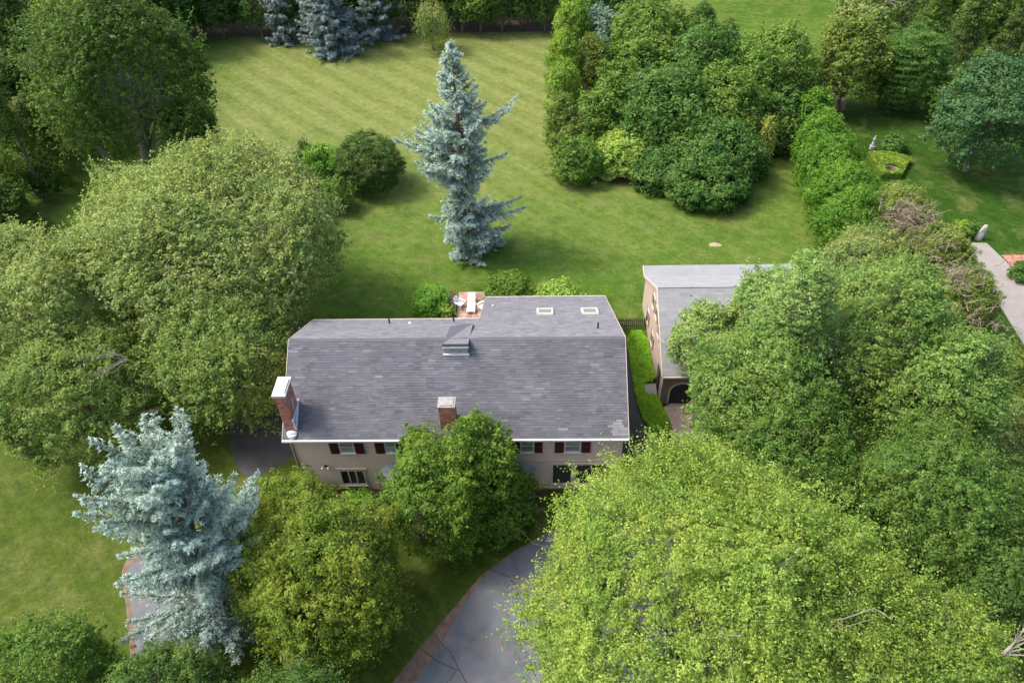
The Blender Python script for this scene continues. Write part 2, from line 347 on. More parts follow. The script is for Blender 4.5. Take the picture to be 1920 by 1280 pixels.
def spruce(name, base, H, prof, mat, label, seed, gap=.42, per=8, z0=.6, elev=(-.25,.55), tuft=.24, group=None, density=1., extra=(), lean=(0,0), fat=1., vary=.62, sag=.30):
    """trunk, whorls of boughs, twigs on the boughs and needle tufts on the twigs; prof(z/H, azimuth) = bough length"""
    rng = np.random.default_rng(seed); root = empty(name, base, label, 'spruce', group)
    P = []; A = []; NN = []; TT = []; bb = MB(); lv = np.array([lean[0], lean[1], 0.])
    z = z0; bl = []
    while z < H-.25:
        for k in range(per):
            az = rng.uniform(0, 2*math.pi); fr = z/H; bl.append((z+rng.normal()*.12, az, prof(fr, az)*rng.uniform(vary, 1.08)))
        z += gap*(1 if z/H < .8 else .7)
    bl += list(extra)
    for (z, az, L) in bl:
        if L < .15: L = .15
        fr = z/H; e = elev[0]+(elev[1]-elev[0])*fr; hd = np.array([math.cos(az), math.sin(az), 0.]); sd = np.array([-hd[1], hd[0], 0.])
        s0 = np.array([0,0,z])+lv*fr; bow = rng.uniform(-.10, .10)
        def pt(t, s0=s0, hd=hd, sd=sd, L=L, e=e, bow=bow): return s0+hd*L*t+sd*L*bow*t*t+np.array([0,0,L*(e*t-sag*t*(1-t)+.16*t*t)])
        ts = np.linspace(0, 1, 6); bb.tube([tuple(pt(t)) for t in ts], .012+.014*L, .008, 4, cap=False)
        m = max(4, int(L/.075*density))
        t = rng.uniform(.10, 1.0, m)**.8
        for ti in t:
            p0 = pt(ti); fw = nrm(pt(min(1, ti+.05))-pt(ti-.05)); w = min(1.0, (1-ti)*1.9)*min(.62, L*.26)*fat+.14
            d = nrm(fw*rng.uniform(.4, 1)+sd*rng.choice((-1,1))*rng.uniform(.2, 1.)+np.array([0,0,rng.uniform(-.60,.30)]))
            tl = w*rng.uniform(.6, 1.15); q = max(3, int(tl/.085)); u = np.linspace(.05, 1, q)[:,None]
            pp = p0+d*tl*u+np.array([0,0,-.22*tl])*u*u
            for rep in range(2):
                dd = nrm(d+rng.normal(size=(q,3))*.55)
                P.append(pp+rng.normal(size=(q,3))*.035); A.append(dd)
                NN.append(nrm(np.array([0,0,.8])+hd*.35+rng.normal(size=(q,3))*.6))
                TT.append(.28+.30*u[:,0]+.14*ti+rng.normal(size=q)*.15+rng.normal()*.06)
    P = np.concatenate(P); A = np.concatenate(A); NN = np.concatenate(NN); TT = np.concatenate(TT)
    ok = keep_out(P+np.array(base))&thin(P+np.array(base), rng); P, A, NN, TT = P[ok], A[ok], NN[ok], TT[ok]
    V = leaves(P, NN, tuft, tuft*.34, rng, 0, A*1.0)
    link('crown', quads_mesh('crown', V, TT), LM[mat], root)
    tm = MB(); tm.tube([(0,0,-.1),(lv[0]*.3,lv[1]*.3,H*.3),(lv[0]*.7,lv[1]*.7,H*.7),(lv[0],lv[1],H*.985)], .018*H, .02, 8)
    link('trunk', tm.mesh('trunk'), BARK, root); link('boughs', bb.mesh('boughs'), BARK, root)
    return root

# ================================================================== GROUND
def chaikin(p, n=2):
    for _ in range(n):
        q = []
        for i in range(len(p)):
            a, b = np.array(p[i]), np.array(p[(i+1)%len(p)]); q += [tuple(a*.75+b*.25), tuple(a*.25+b*.75)]
        p = q
    return p
def sheet(name, pts, z, mat, smooth=2, kind='structure', thick=0):
    p = chaikin(pts, smooth) if smooth else pts
    m = MB()
    if thick: m.prism_z(p, z, z+thick)
    else: m.add([(x,y,z) for x,y in p], [tuple(range(len(p)))])
    me = m.mesh(name); o = link(name, me, mat); return tag(o, kind=kind)
def grass_mat():
    m, nt, P, N, L = new_mat('lawn_grass'); pos = N('ShaderNodeNewGeometry').outputs['Position']
    n1 = noise(N, L, .10, 3, .6, pos, .4); n2 = noise(N, L, .55, 5, .65, pos, .3); n3 = noise(N, L, 4.5, 5, .75, pos)
    # mowing streaks: noise stretched along the mowing direction
    mp = N('ShaderNodeMapping'); mp.inputs['Rotation'].default_value = (0,0,math.radians(47)); mp.inputs['Scale'].default_value = (.14,1.7,1); mp.vector_type = 'POINT'
    L(pos, mp.inputs[0]); ns = noise(N, L, 1.3, 4, .6, mp.outputs[0])
    base = ramp(N, [(.32,(.025,.080,.006)),(.5,(.060,.120,.012)),(.68,(.110,.156,.030))])
    s = N('ShaderNodeMath'); s.operation = 'MULTIPLY_ADD'; s.inputs[1].default_value = .45; L(n1.outputs[0], s.inputs[0])
    s2 = N('ShaderNodeMath'); s2.operation = 'MULTIPLY_ADD'; s2.inputs[1].default_value = .32; L(n2.outputs[0], s2.inputs[0]); 
    s3 = N('ShaderNodeMath'); s3.operation = 'MULTIPLY'; s3.inputs[1].default_value = .23; L(ns.outputs[0], s3.inputs[0])
    L(s3.outputs[0], s2.inputs[2]); L(s2.outputs[0], s.inputs[2]); L(s.outputs[0], base.inputs[0]); out = base.outputs[0]
    # the far lawn is drier, the near and side lawns lusher; mown in diagonal bands
    sx = N('ShaderNodeSeparateXYZ'); L(pos, sx.inputs[0])
    mr = N('ShaderNodeMapRange'); mr.inputs[1].default_value = 52; mr.inputs[2].default_value = 84; L(sx.outputs[1], mr.inputs[0])
    mr2 = N('ShaderNodeMapRange'); mr2.inputs[1].default_value = 30; mr2.inputs[2].default_value = 20; L(sx.outputs[0], mr2.inputs[0])
    mr3 = N('ShaderNodeMapRange'); mr3.inputs[1].default_value = -46; mr3.inputs[2].default_value = -36; L(sx.outputs[0], mr3.inputs[0])
    mm = N('ShaderNodeMath'); mm.operation = 'MULTIPLY'; L(mr.outputs[0], mm.inputs[0]); L(mr2.outputs[0], mm.inputs[1])
    mq = N('ShaderNodeMath'); mq.operation = 'MULTIPLY'; L(mm.outputs[0], mq.inputs[0]); L(mr3.outputs[0], mq.inputs[1]); far = mq.outputs[0]
    dry = mixc(N, L, n2.outputs[0], (.125,.155,.036), (.190,.200,.070))
    md = N('ShaderNodeMath'); md.operation = 'MULTIPLY'; md.inputs[1].default_value = .62; L(far, md.inputs[0]); out = mixc(N, L, md.outputs[0], out, dry)
    a = math.atan2(74.45-89.53, -25.74+40.32); nx, ny = -math.sin(a), math.cos(a)
    dt = N('ShaderNodeVectorMath'); dt.operation = 'DOT_PRODUCT'; dt.inputs[1].default_value = (nx, ny, 0); L(pos, dt.inputs[0])
    wv = N('ShaderNodeMath'); wv.operation = 'MULTIPLY_ADD'; wv.inputs[1].default_value = 2*math.pi/3.3; L(dt.outputs['Value'], wv.inputs[0])
    wn_ = N('ShaderNodeMath'); wn_.operation = 'MULTIPLY'; wn_.inputs[1].default_value = 1.0; L(n2.outputs[0], wn_.inputs[0]); L(wn_.outputs[0], wv.inputs[2])
    sn = N('ShaderNodeMath'); sn.operation = 'SINE'; L(wv.outputs[0], sn.inputs[0])
    st = N('ShaderNodeMapRange'); st.inputs[1].default_value = -.5; st.inputs[2].default_value = .5; st.interpolation_type = 'SMOOTHSTEP'; L(sn.outputs[0], st.inputs[0])
    sm = N('ShaderNodeMath'); sm.operation = 'MULTIPLY'; L(st.outputs[0], sm.inputs[0]); L(far, sm.inputs[1])
    s4 = N('ShaderNodeMath'); s4.operation = 'MULTIPLY'; s4.inputs[1].default_value = .26; L(sm.outputs[0], s4.inputs[0])
    out = mixc(N, L, s4.outputs[0], out, (.23,.26,.10))
    # lusher turf at the front left; maple shade painted into the neighbour's lawn colour
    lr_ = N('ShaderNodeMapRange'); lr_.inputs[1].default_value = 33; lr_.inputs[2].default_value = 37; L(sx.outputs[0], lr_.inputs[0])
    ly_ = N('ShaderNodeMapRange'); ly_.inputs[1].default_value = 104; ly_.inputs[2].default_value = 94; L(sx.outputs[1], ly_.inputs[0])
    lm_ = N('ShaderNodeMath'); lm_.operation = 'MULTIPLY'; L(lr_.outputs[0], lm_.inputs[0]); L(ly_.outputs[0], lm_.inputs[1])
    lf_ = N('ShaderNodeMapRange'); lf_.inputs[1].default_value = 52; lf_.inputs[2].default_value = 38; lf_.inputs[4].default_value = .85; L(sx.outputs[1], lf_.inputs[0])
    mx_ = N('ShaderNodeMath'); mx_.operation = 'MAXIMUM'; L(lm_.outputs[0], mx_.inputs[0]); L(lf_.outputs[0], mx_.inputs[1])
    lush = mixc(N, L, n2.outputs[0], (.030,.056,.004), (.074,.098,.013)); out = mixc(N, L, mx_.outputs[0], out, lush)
    maple_shade = mixc(N, L, n2.outputs[0], (.012,.045,.002), (.036,.085,.007)); out = mixc(N, L, lm_.outputs[0], out, maple_shade)
    n6 = noise(N, L, 1.1, 5, .7, pos, .5); r6 = ramp(N, [(.32,(.74,.80,.74)),(.68,(1.26,1.18,1.2))]); L(n6.outputs[0], r6.inputs[0]); out = mixc(N, L, 1.0, out, r6.outputs[0], 'MULTIPLY')
    mp2 = N('ShaderNodeMapping'); mp2.inputs['Rotation'].default_value = (0,0,a); mp2.inputs['Scale'].default_value = (.22,2.2,1); mp2.vector_type = 'TEXTURE'
    mp2.inputs['Scale'].default_value = (5.5,.5,1); L(pos, mp2.inputs[0]); n7 = noise(N, L, 1.0, 4, .65, mp2.outputs[0]); r7 = ramp(N, [(.35,(.86,.90,.86)),(.65,(1.13,1.09,1.12))]); L(n7.outputs[0], r7.inputs[0]); out = mixc(N, L, 1.0, out, r7.outputs[0], 'MULTIPLY')
    # bare, brownish worn spots
    n4 = noise(N, L, .30, 6, .75, pos, .8); r4 = ramp(N, [(.50,(0,0,0)),(.72,(.60,.60,.60))]); L(n4.outputs[0], r4.inputs[0])
    out = mixc(N, L, r4.outputs[0], out, (.165,.160,.060))
    r5 = ramp(N, [(.3,(.62,.66,.62)),(.7,(1.32,1.28,1.25))]); L(n3.outputs[0], r5.inputs[0]); out = mixc(N, L, 1.0, out, r5.outputs[0], 'MULTIPLY')
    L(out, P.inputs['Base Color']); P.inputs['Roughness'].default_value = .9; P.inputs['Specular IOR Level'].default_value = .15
    nb = noise(N, L, 9, 4, .75, pos); b = N('ShaderNodeBump'); b.inputs['Strength'].default_value = .6; b.inputs['Distance'].default_value = .08
    L(nb.outputs[0], b.inputs['Height']); L(b.outputs[0], P.inputs['Normal']); return m
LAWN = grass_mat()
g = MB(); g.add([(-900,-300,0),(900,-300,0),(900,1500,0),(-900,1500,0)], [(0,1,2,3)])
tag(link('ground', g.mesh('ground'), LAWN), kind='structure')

def asphalt_mat(name, a, b, stain, stain_amt=.5):
    m, nt, P, N, L = new_mat(name); pos = N('ShaderNodeNewGeometry').outputs['Position']
    n1 = noise(N, L, .45, 5, .6, pos, .5); n2 = noise(N, L, 30, 3, .7, pos); n3 = noise(N, L, .8, 4, .6, pos, .8)
    r = ramp(N, [(.35, a), (.65, b)]); L(n1.outputs[0], r.inputs[0])
    rs = ramp(N, [(.47, (0,0,0)), (.56, (stain_amt,)*3)]); L(n3.outputs[0], rs.inputs[0]); o = mixc(N, L, rs.outputs[0], r.outputs[0], stain)
    r2 = ramp(N, [(.3,(.8,.8,.8)),(.7,(1.2,1.2,1.2))]); L(n2.outputs[0], r2.inputs[0]); o = mixc(N, L, 1.0, o, r2.outputs[0], 'MULTIPLY')
    L(o, P.inputs['Base Color']); P.inputs['Roughness'].default_value = .8
    b_ = N('ShaderNodeBump'); b_.inputs['Strength'].default_value = .4; b_.inputs['Distance'].default_value = .01; L(n2.outputs[0], b_.inputs['Height']); L(b_.outputs[0], P.inputs['Normal']); return m
DRIVE = asphalt_mat('old_asphalt', (.072,.084,.102), (.128,.143,.166), (.165,.13,.12), .35)
SHADEASPH = asphalt_mat('shaded_asphalt', (.030,.030,.032), (.055,.055,.058), (.07,.065,.06), .4)  # shade of trees and house darkened into the asphalt colour
MULCH = simple('mulch', (.070,.052,.032), .95, .45, 4, .8, 25)
LITTER = simple('leaf_litter', (.155,.105,.080), .95, .30, 2.5, .6, 20)
CONC = simple('concrete', (.25,.23,.215), .9, .12, .8, .3, 15)
CONCW = simple('white_concrete', (.48,.475,.46), .9, .12, 2, .3, 20)
GRAVEL = simple('gravel', (.36,.29,.26), .95, .35, 9, .9, 18)
BRICKRED = simple('red_brick', (.40,.175,.13), .85, .25, 8, .4, 40, tint=.35)
MORTAR = simple('mortar', (.34,.30,.27), .95, .15, 10, .3, 50)

dl = [(-12.2,10.0),(-9.6,14.2),(-7.81,17.19),(-6.41,19.29),(-4.74,21.55),(-3.25,23.62),(-1.32,25.27),(1.06,26.8),(2.28,27.6),(2.75,28.6),(2.9,29.85)]
sheet('leaf_litter_strip', dl+[(7.8,29.85),(8,20),(4,10)], .004, LITTER, 0)
dr = [(-10.6,10.0),(-8.4,14.0),(-6.6,17.19),(-5.5,18.9),(-4.45,21.2),(-3.2,23.35),(-1.32,25.1),(1.06,26.6),(2.6,27.4),(3.0,28.6),(3.15,29.85)]
sheet('driveway', dr+[(9.3,29.85),(8.7,20),(4.8,10)], .008, DRIVE, 0)
sheet('worn_path', [(-25.9,24.4),(-24.7,22.2),(-23.35,19.6),(-22.45,17.2),(-22.6,14),(-16.5,14),(-17.5,17.5),(-18.6,20.5),(-20.4,23.0),(-22.6,25.4),(-24.9,25.6)], .004, LITTER, 2)
sheet('path', [(-25.5,24.0),(-24.4,22.2),(-23.0,19.6),(-22.1,17.2),(-22.2,14.5),(-17.6,14.5),(-18.5,17.7),(-19.5,20.4),(-21.3,22.8),(-23.0,24.8),(-24.6,25)], .008, DRIVE, 2)
sheet('side_asphalt', [(-20.2,30.9),(-18.3,31.3),(-16.6,33.2),(-16.2,36),(-16.4,46),(-22,48),(-23,42),(-22.6,36)], .004, SHADEASPH, 2)
sheet('side_path', [(6.0,45.6),(7.7,45.6),(7.75,42.0),(7.75,37.5),(8.3,35.2),(9.2,34.2),(10,31.5),(9,29.9),(6.0,29.9)], .004, SHADEASPH, 1)
sheet('gravel_path', [(9.6,37.75),(12.8,37.7),(12.6,33.4),(9.9,33.2),(9.9,35.9)], .008, GRAVEL, 1)
SEAL = simple('crack_sealant', (.025,.025,.03), .5, .2, 5, 0)
def crack(pts, w):
    m = MB(); P = [np.array(p) for p in pts]
    Q = []
    for i in range(len(P)-1):
        for t in np.linspace(0, 1, 7)[:-1]: Q.append(P[i]*(1-t)+P[i+1]*t+rng.normal(size=2)*.018)
    Q.append(P[-1]); vs = []
    for i, p in enumerate(Q):
        d = Q[min(i+1,len(Q)-1)]-Q[max(i-1,0)]; d = d/np.linalg.norm(d); nn = np.array([-d[1], d[0]])*w*rng.uniform(.35,.55)
        vs += [(*(p+nn),.0125), (*(p-nn),.0125)]
    m.add(vs, [(2*i,2*i+1,2*i+3,2*i+2) for i in range(len(Q)-1)]); tag(link('crack_seal', m.mesh('crack_seal'), SEAL), kind='structure')
crack([(-2.6,24.1),(-1.5,23.6),(-.8,22.7),(.3,21.3)], .055); crack([(-5.75,19.95),(-4.7,18.9),(-4.2,18.0),(-3.3,16.6)], .06)
crack([(-6.5,19.2),(-5.4,18.4),(-4.2,17.9)], .05); crack([(-5.3,16.6),(-4.6,17.4),(-4.3,17.95)], .045)
# mulch beds (rims stick out a little beyond the planting)
sheet('mulch_bed', [(3.4,95),(2.9,84),(3.3,77.5),(4.2,73.0),(6.0,70.0),(9.0,68.3),(12.4,68.8),(14.6,69.3),(16.8,66.8),(20.6,66.8),(23.8,71.5),(27.5,74),(31,74),(38,84),(40,95),(20,99)], .004, MULCH, 2)
sheet('mulch_bed', [(30.2,80),(29.8,72),(28.4,63),(27.8,57),(28,50),(29,40),(36,40),(36,52),(34,66),(34,80)], .008, MULCH, 2)
sheet('mulch_bed', [(-23.6,69.6),(-20,68.0),(-16.8,67.0),(-14.8,67.8),(-14.2,70),(-15.0,72),(-20,73.4),(-24,72.2)], .004, MULCH, 2)
sheet('mulch_bed', [(-15.4,30),(-15.3,28.8),(-12,27.5),(-9,27.3),(-7.0,26.0),(-4.6,25.6),(-3.0,26.6),(-1.6,28.6),(-.6,29.4),(.9,29.5),(.9,30)], .004, MULCH, 2)
sheet('mulch_bed', [(-60,113),(-46,110.8),(-30,110.3),(-16,110.8),(3,110.3),(12,113),(12,140),(-60,140)], .004, MULCH, 1)
sheet('mulch_bed', [(-9.4,50.8),(-6.0,51.2),(-5.9,47),(-9.8,47)], .004, MULCH, 1)
sheet('bare_soil', [(-7.3,56.4),(-6.2,55.9),(-5.2,56.2),(-4.8,57.2),(-5.6,57.9),(-6.9,57.6)], .004, simple('dry_soil', (.33,.25,.17), .95, .3, 3), 2)
simple('dusty_grass', (.21,.20,.09), .95, .45, 3)
sheet('bare_soil', [(16.6,57.4),(17.4,57.2),(18.0,57.5),(17.5,57.9),(16.8,57.9)], .004, bpy.data.materials['dry_soil'], 2)
sheet('neighbour_driveway', [(40.5,57.45),(42.15,57.4),(42.6,54.6),(43.0,51.0),(43.6,47),(44.2,38),(38.6,38),(39.0,43.5),(39.4,50)], .004, CONC, 0)
# brick path with bricks of its own joints
c = MB()
for i in range(22):
    for j in range(9):
        x = 42.62+i*.205+(j%2)*.1; y = 53.75+j*.19
        c.box(x, x+.19, y, y+.175, .004, .03+rng.uniform(0,.008), rng.random())
tag(c.build('brick_path', BRICKRED), kind='structure')
c = MB()
yy = [57.3,56,54.5,53,51,49,47,45,43,41]
for i in range(len(yy)-1):
    x0, x1 = np.interp(yy[i], [41,47,51,54.6,57.4],[44.1,43.65,43.05,42.65,42.2]), np.interp(yy[i+1], [41,47,51,54.6,57.4],[44.1,43.65,43.05,42.65,42.2])
    if yy[i] > 53.4: continue
    c.add([(x0,yy[i],.0),(x0+.2,yy[i],.0),(x1+.2,yy[i+1]+.03,.0),(x1,yy[i+1]+.03,.0),(x0,yy[i],.13),(x0+.2,yy[i],.13),(x1+.2,yy[i+1]+.03,.13),(x1,yy[i+1]+.03,.13)],[(0,3,2,1),(4,5,6,7),(0,1,5,4),(1,2,6,5),(2,3,7,6),(3,0,4,7)])
tag(c.build('kerb', CONCW), kind='structure')

# ================================================================== HOUSE
SIDING = simple('taupe_siding', (.62,.475,.415), .75, .06, 1.5, .1, 20)
SIDING2 = simple('peach_siding', (.42,.325,.285), .75, .06, 1.5, .1, 20)
SIDING3 = simple('brown_siding', (.22,.165,.14), .75, .1, 1.5, .1, 20)
WHITE = simple('white_trim', (.60,.59,.58), .55, .05, 2, 0)
CREAM = simple('cream_trim', (.50,.44,.38), .6, .06, 2, 0)
MAROON = simple('maroon_shutter', (.105,.018,.026), .5, .15, 5, 0)
METAL = simple('galvanised_metal', (.62,.65,.70), .35, .08, 6, 0, metal=.3)
BLACKP = simple('black_pipe', (.02,.02,.022), .5, .2, 5, 0)
DARKROOM = simple('dark_interior', (.03,.03,.032), .9, .2, 3, 0)
SLATEB = simple('blue_slate_metal', (.20,.24,.30), .55, .12, 3, .1)
def glass_mat(name, col, rough=.08):
    m, nt, P, N, L = new_mat(name); P.inputs['Base Color'].default_value = (*col, 1); P.inputs['Roughness'].default_value = rough
    P.inputs['Specular IOR Level'].default_value = .9; P.inputs['Coat Weight'].default_value = .4; P.inputs['Coat Roughness'].default_value = .03; return m
GLASS = glass_mat('window_glass', (.018,.022,.024)); GLASS_SKY = glass_mat('sky_reflection_glass', (.06,.09,.11)); SKYL = glass_mat('skylight_glass', (.25,.26,.25), .25)  # bluish pane: sky reflection painted into the glass colour
def shingle_mat(name, cols, streak=.3, rough=.9):
    m, nt, P, N, L = new_mat(name); pos = N('ShaderNodeNewGeometry').outputs['Position']
    at = N('ShaderNodeAttribute'); at.attribute_name = 'tint'; r = ramp(N, cols); L(at.outputs['Fac'], r.inputs[0])
    n1 = noise(N, L, .5, 4, .6, pos, .5); r1 = ramp(N, [(.3,(1-streak,)*3),(.7,(1+streak,)*3)]); L(n1.outputs[0], r1.inputs[0]); o = mixc(N, L, 1.0, r.outputs[0], r1.outputs[0], 'MULTIPLY')
    n2 = noise(N, L, 45, 3, .7, pos); r2 = ramp(N, [(.3,(.8,.8,.8)),(.7,(1.2,1.2,1.2))]); L(n2.outputs[0], r2.inputs[0]); o = mixc(N, L, 1.0, o, r2.outputs[0], 'MULTIPLY')
    L(o, P.inputs['Base Color']); P.inputs['Roughness'].default_value = rough; P.inputs['Specular IOR Level'].default_value = .25
    b = N('ShaderNodeBump'); b.inputs['Strength'].default_value = .4; b.inputs['Distance'].default_value = .01; L(n2.outputs[0], b.inputs['Height']); L(b.outputs[0], P.inputs['Normal']); return m
SHING = shingle_mat('slate_grey_shingle', [(0,(.076,.078,.092)),(.4,(.104,.106,.123)),(.7,(.131,.132,.151)),(1,(.205,.205,.225))], .10)
SHING_G = shingle_mat('pale_grey_shingle', [(0,(.19,.20,.21)),(.5,(.25,.26,.275)),(1,(.32,.325,.335))], .10)

def shingle_field(mb, org, u, v, width, length, exp, wmin, wmax, lighten=None, skip_rows=0, amp=.16, th=.022):
    """overlapping courses of wedge-shaped tabs on a roof plane (org = eave corner, u along the eave, v up the slope)"""
    org, u, v = Vector(org), Vector(u).normalized(), Vector(v).normalized(); n = u.cross(v)
    if n.z < 0: n = -n
    rows = int(length/exp); exp = length/rows; rr_ = random.Random(3); single = []
    rowt = 0; prev = []
    for r in range(rows):
        x = 0; k = 0
        while x < width-.01:
            w = min(rr_.uniform(wmin, wmax), width-x)
            if width-x-w < wmin*.5: w = width-x
            t = .42+rr_.gauss(0, amp)
            if rr_.random() < .12: t += .20*rr_.choice((-1,1))
            if lighten: t += lighten(x+w/2, r*exp)
            h = th*rr_.choice((.55, 1, 1.25))
            if r >= skip_rows:
                a = org+u*(x+.004)+v*(r*exp); c = org+u*(x+w-.004)+v*(r*exp)
                up = v*(exp*1.12)
                vs = [a+n*.003, c+n*.003, c+n*h, a+n*h, a+up+n*.004, c+up+n*.004]
                mb.add(vs, [(0,1,2,3),(3,2,5,4),(0,3,4),(1,5,2)], max(0, min(1, t)))
            else: single.append((x, r*exp, w, max(0, min(1, t)), h))
            x += w
    return single, n
house = empty('house', (-4.8, 35, 0), 'long grey-roofed house with red shutters and three chimneys in the middle of the photo', 'house')
XL, XR = -15.6, 5.97
b = MB()
b.prism_x([(30.1,0),(39.5,0),(39.5,6.45),(35.1,8.88),(30.1,5.42)], XL+.3, -3.60)
b.prism_x([(30.1,0),(46.5,0),(46.5,2.68),(35.1,8.88),(30.1,5.42)], -3.598, XR-.3)
b.build('wall', SIDING, house)
# clapboards on the front wall, one board each
m = MB(); w = XR-XL-.62; m.add([(0,-.026,0),(w,-.026,0),(w,-.004,.215),(0,-.004,.215),(0,0,0),(w,0,0)], [(0,1,2,3),(0,3,4),(1,5,2),(0,4,5,1)]); me = m.mesh('clapboard'); me.materials.append(SIDING)
for i in range(26):
    o = link('clapboard', me, None, house); o.location = Vector((XL+.31, 30.098, .12+i*.203))-house.location
b = MB(); b.box(XL+.28, XR-.28, 30.05, 30.098, -.05, .11, .5); b.build('foundation', BRICKRED, house)
for xa in (XL+.27, XR-.42):
    b = MB(); b.box(xa, xa+.15, 30.04, 30.12, .05, 5.4); b.build('corner_board', SIDING, house)
b = MB(); b.box(-.6, XR-.43, 30.02, 30.09, 3.0, 3.12); b.build('belt_board', SIDING, house)
# roofs
roof = MB()
roof.prism_x([(29.8,5.45),(29.8,5.57),(35.1,9.19),(40.0,6.536),(40.0,6.41),(35.1,9.02)], XL, -3.66)
roof.prism_x([(29.8,5.45),(29.8,5.57),(35.1,9.19),(46.83,2.837),(46.83,2.71),(35.1,9.02)], -3.658, XR)
ro = roof.build('roof', SHING, house)
def lt(x, s):
    t = 0
    X = XL+x
    if 4.95 < X < 5.75 and .15 < s < 1.15: t += .55
    return t+.07*math.sin(X*1.3+s*.7)+.06*math.sin(X*.45-s*1.9+1)-.12*math.exp(-((X+13.8)/.9)**2)*(1 if s < 2.6 else .3)  # last term paints the left chimney's shadow into the shingles
vf = Vector((0, 5.3, 3.62)); Lf = vf.length
mb = MB(); singles, nrmF = shingle_field(mb, (XL, 29.8, 5.57), (1,0,0), vf, XR-XL, Lf, .165, .28, .70, lt, skip_rows=5, amp=.11)
tag(mb.build('shingle_field', SHING, ro), kind='stuff')
# the lowest courses, nearest the camera, shingle by shingle
vfn = vf.normalized(); NV = 14; variants = []
for q in range(NV):
    m = MB(); a = Vector((0,0,0)); up = vfn*.185; h = .022
    m.add([nrmF*.003, Vector((1,0,0))+nrmF*.003, Vector((1,0,0))+nrmF*h, nrmF*h, up+nrmF*.004, Vector((1,0,0))+up+nrmF*.004], [(0,1,2,3),(3,2,5,4),(0,3,4),(1,5,2)], q/(NV-1))
    me = m.mesh('shingle'); me.materials.append(SHING); variants.append(me)
for (x, s, w, t, h) in singles[:300]:
    o = link('shingle', variants[int(round(t*(NV-1)))], None, ro); o.location = Vector((XL+x+.004, 29.8, 5.57))+vfn*s-world_loc(ro); o.scale = (w-.008, 1, 1)
if len(singles) > 300:
    mb = MB()
    for (x, s, w, t, h) in singles[300:]:
        a = Vector((XL+x+.004, 29.8, 5.57))+vfn*s; c = a+Vector((w-.008,0,0)); up = vfn*.185
        mb.add([a+nrmF*.003, c+nrmF*.003, c+nrmF*.022, a+nrmF*.022, a+up+nrmF*.004, c+up+nrmF*.004], [(0,1,2,3),(3,2,5,4),(0,3,4),(1,5,2)], t)
    tag(mb.build('shingle_field', SHING, ro), kind='stuff')
mb = MB(); vb = Vector((0,-4.9,2.654)); shingle_field(mb, (-3.66,40.0,6.536), (-1,0,0), vb, XL*-1-3.66, vb.length, .17, .3, .6, lambda x, s: .40, amp=.07, th=.012)  # rear slope tinted lighter, standing in for sun from behind
vb2 = Vector((0,-11.73,6.353)); shingle_field(mb, (XR,46.83,2.837), (-1,0,0), vb2, XR+3.66, vb2.length, .17, .3, .6, lambda x, s: .40, amp=.07, th=.012)  # same painted-in sunlight on the long rear slope
tag(mb.build('shingle_field', SHING, ro), kind='stuff')
m = MB(); m.add([(0,-.16,-.085),(.29,-.16,-.085),(.29,0,.03),(0,0,.03),(0,.16,-.06),(.29,.16,-.06)], [(0,1,2,3),(3,2,5,4)], .6); me = m.mesh('ridge_shingle'); me.materials.append(SHING)
for i in range(int((XR-XL)/.3)):
    if -5.65 < XL+i*.3 < -3.9: continue
    o = link('ridge_shingle', me, None, ro); o.location = Vector((XL+i*.3, 35.1, 9.20))-world_loc(ro); o.rotation_euler = (0, rng.normal()*.01, 0)
b = MB(); b.box(XL-.02, XR+.02, 29.66, 29.80, 5.44, 5.575); b.build('gutter', WHITE, ro)
b = MB(); b.box(XL, -3.67, 40.0, 40.06, 6.40, 6.56).box(-3.66, XR, 46.83, 46.90, 2.70, 2.86); b.build('rear_drip_edge', CREAM, ro)
b = MB()
for X in (XL-.035, XR+.003):
    b = MB(); b.prism_x([(29.8,5.40),(29.8,5.60),(35.1,9.225),(35.1,9.0)], X, X+.032); b.build('verge_board', CREAM, ro)
for pr_, xa in (([(35.1,9.0),(35.1,9.225),(40.0,6.57),(40.0,6.38)], XL-.035), ([(35.1,9.0),(35.1,9.225),(46.83,2.872),(46.83,2.68)], XR+.003), ([(40.0,6.40),(40.0,6.57),(46.83,2.872),(46.83,2.68)], -3.70)):
    b = MB(); b.prism_x(pr_, xa, xa+.032); b.build('verge_board', CREAM, ro)
b = MB(); b.tube([(XL+.15,29.72,5.44),(XL+.18,29.8,5.3),(XL+.36,30.0,5.1),(XL+.36,30.0,.1),(XL+.36,29.8,.02)], .045, None, 6); b.build('downspout', SIDING3, house)

def bricks(mb, x0, x1, y0, y1, z0, z1, taper=0, seed=1):
    """running-bond bricks round a rectangular stack"""
    r = random.Random(seed); rows = int((z1-z0)/.078); bl = .215
    for k in range(rows):
        z = z0+k*.078; off = (k%2)*bl/2
        for (ax, a0, a1, fixed, sgn) in (('x',x0,x1,y0,-1),('x',x0,x1,y1,1),('y',y0,y1,x0,-1),('y',y0,y1,x1,1)):
            p = a0-off
            while p < a1:
                s, e = max(p, a0), min(p+bl-.012, a1)
                if e-s > .03:
                    d = .012+r.uniform(0, .005); t = r.random()
                    if ax == 'x': mb.box(s, e, fixed if sgn > 0 else fixed-d, fixed+d if sgn > 0 else fixed, z, z+.066, t)
                    else: mb.box(fixed if sgn > 0 else fixed-d, fixed+d if sgn > 0 else fixed, s, e, z, z+.066, t)
                p += bl
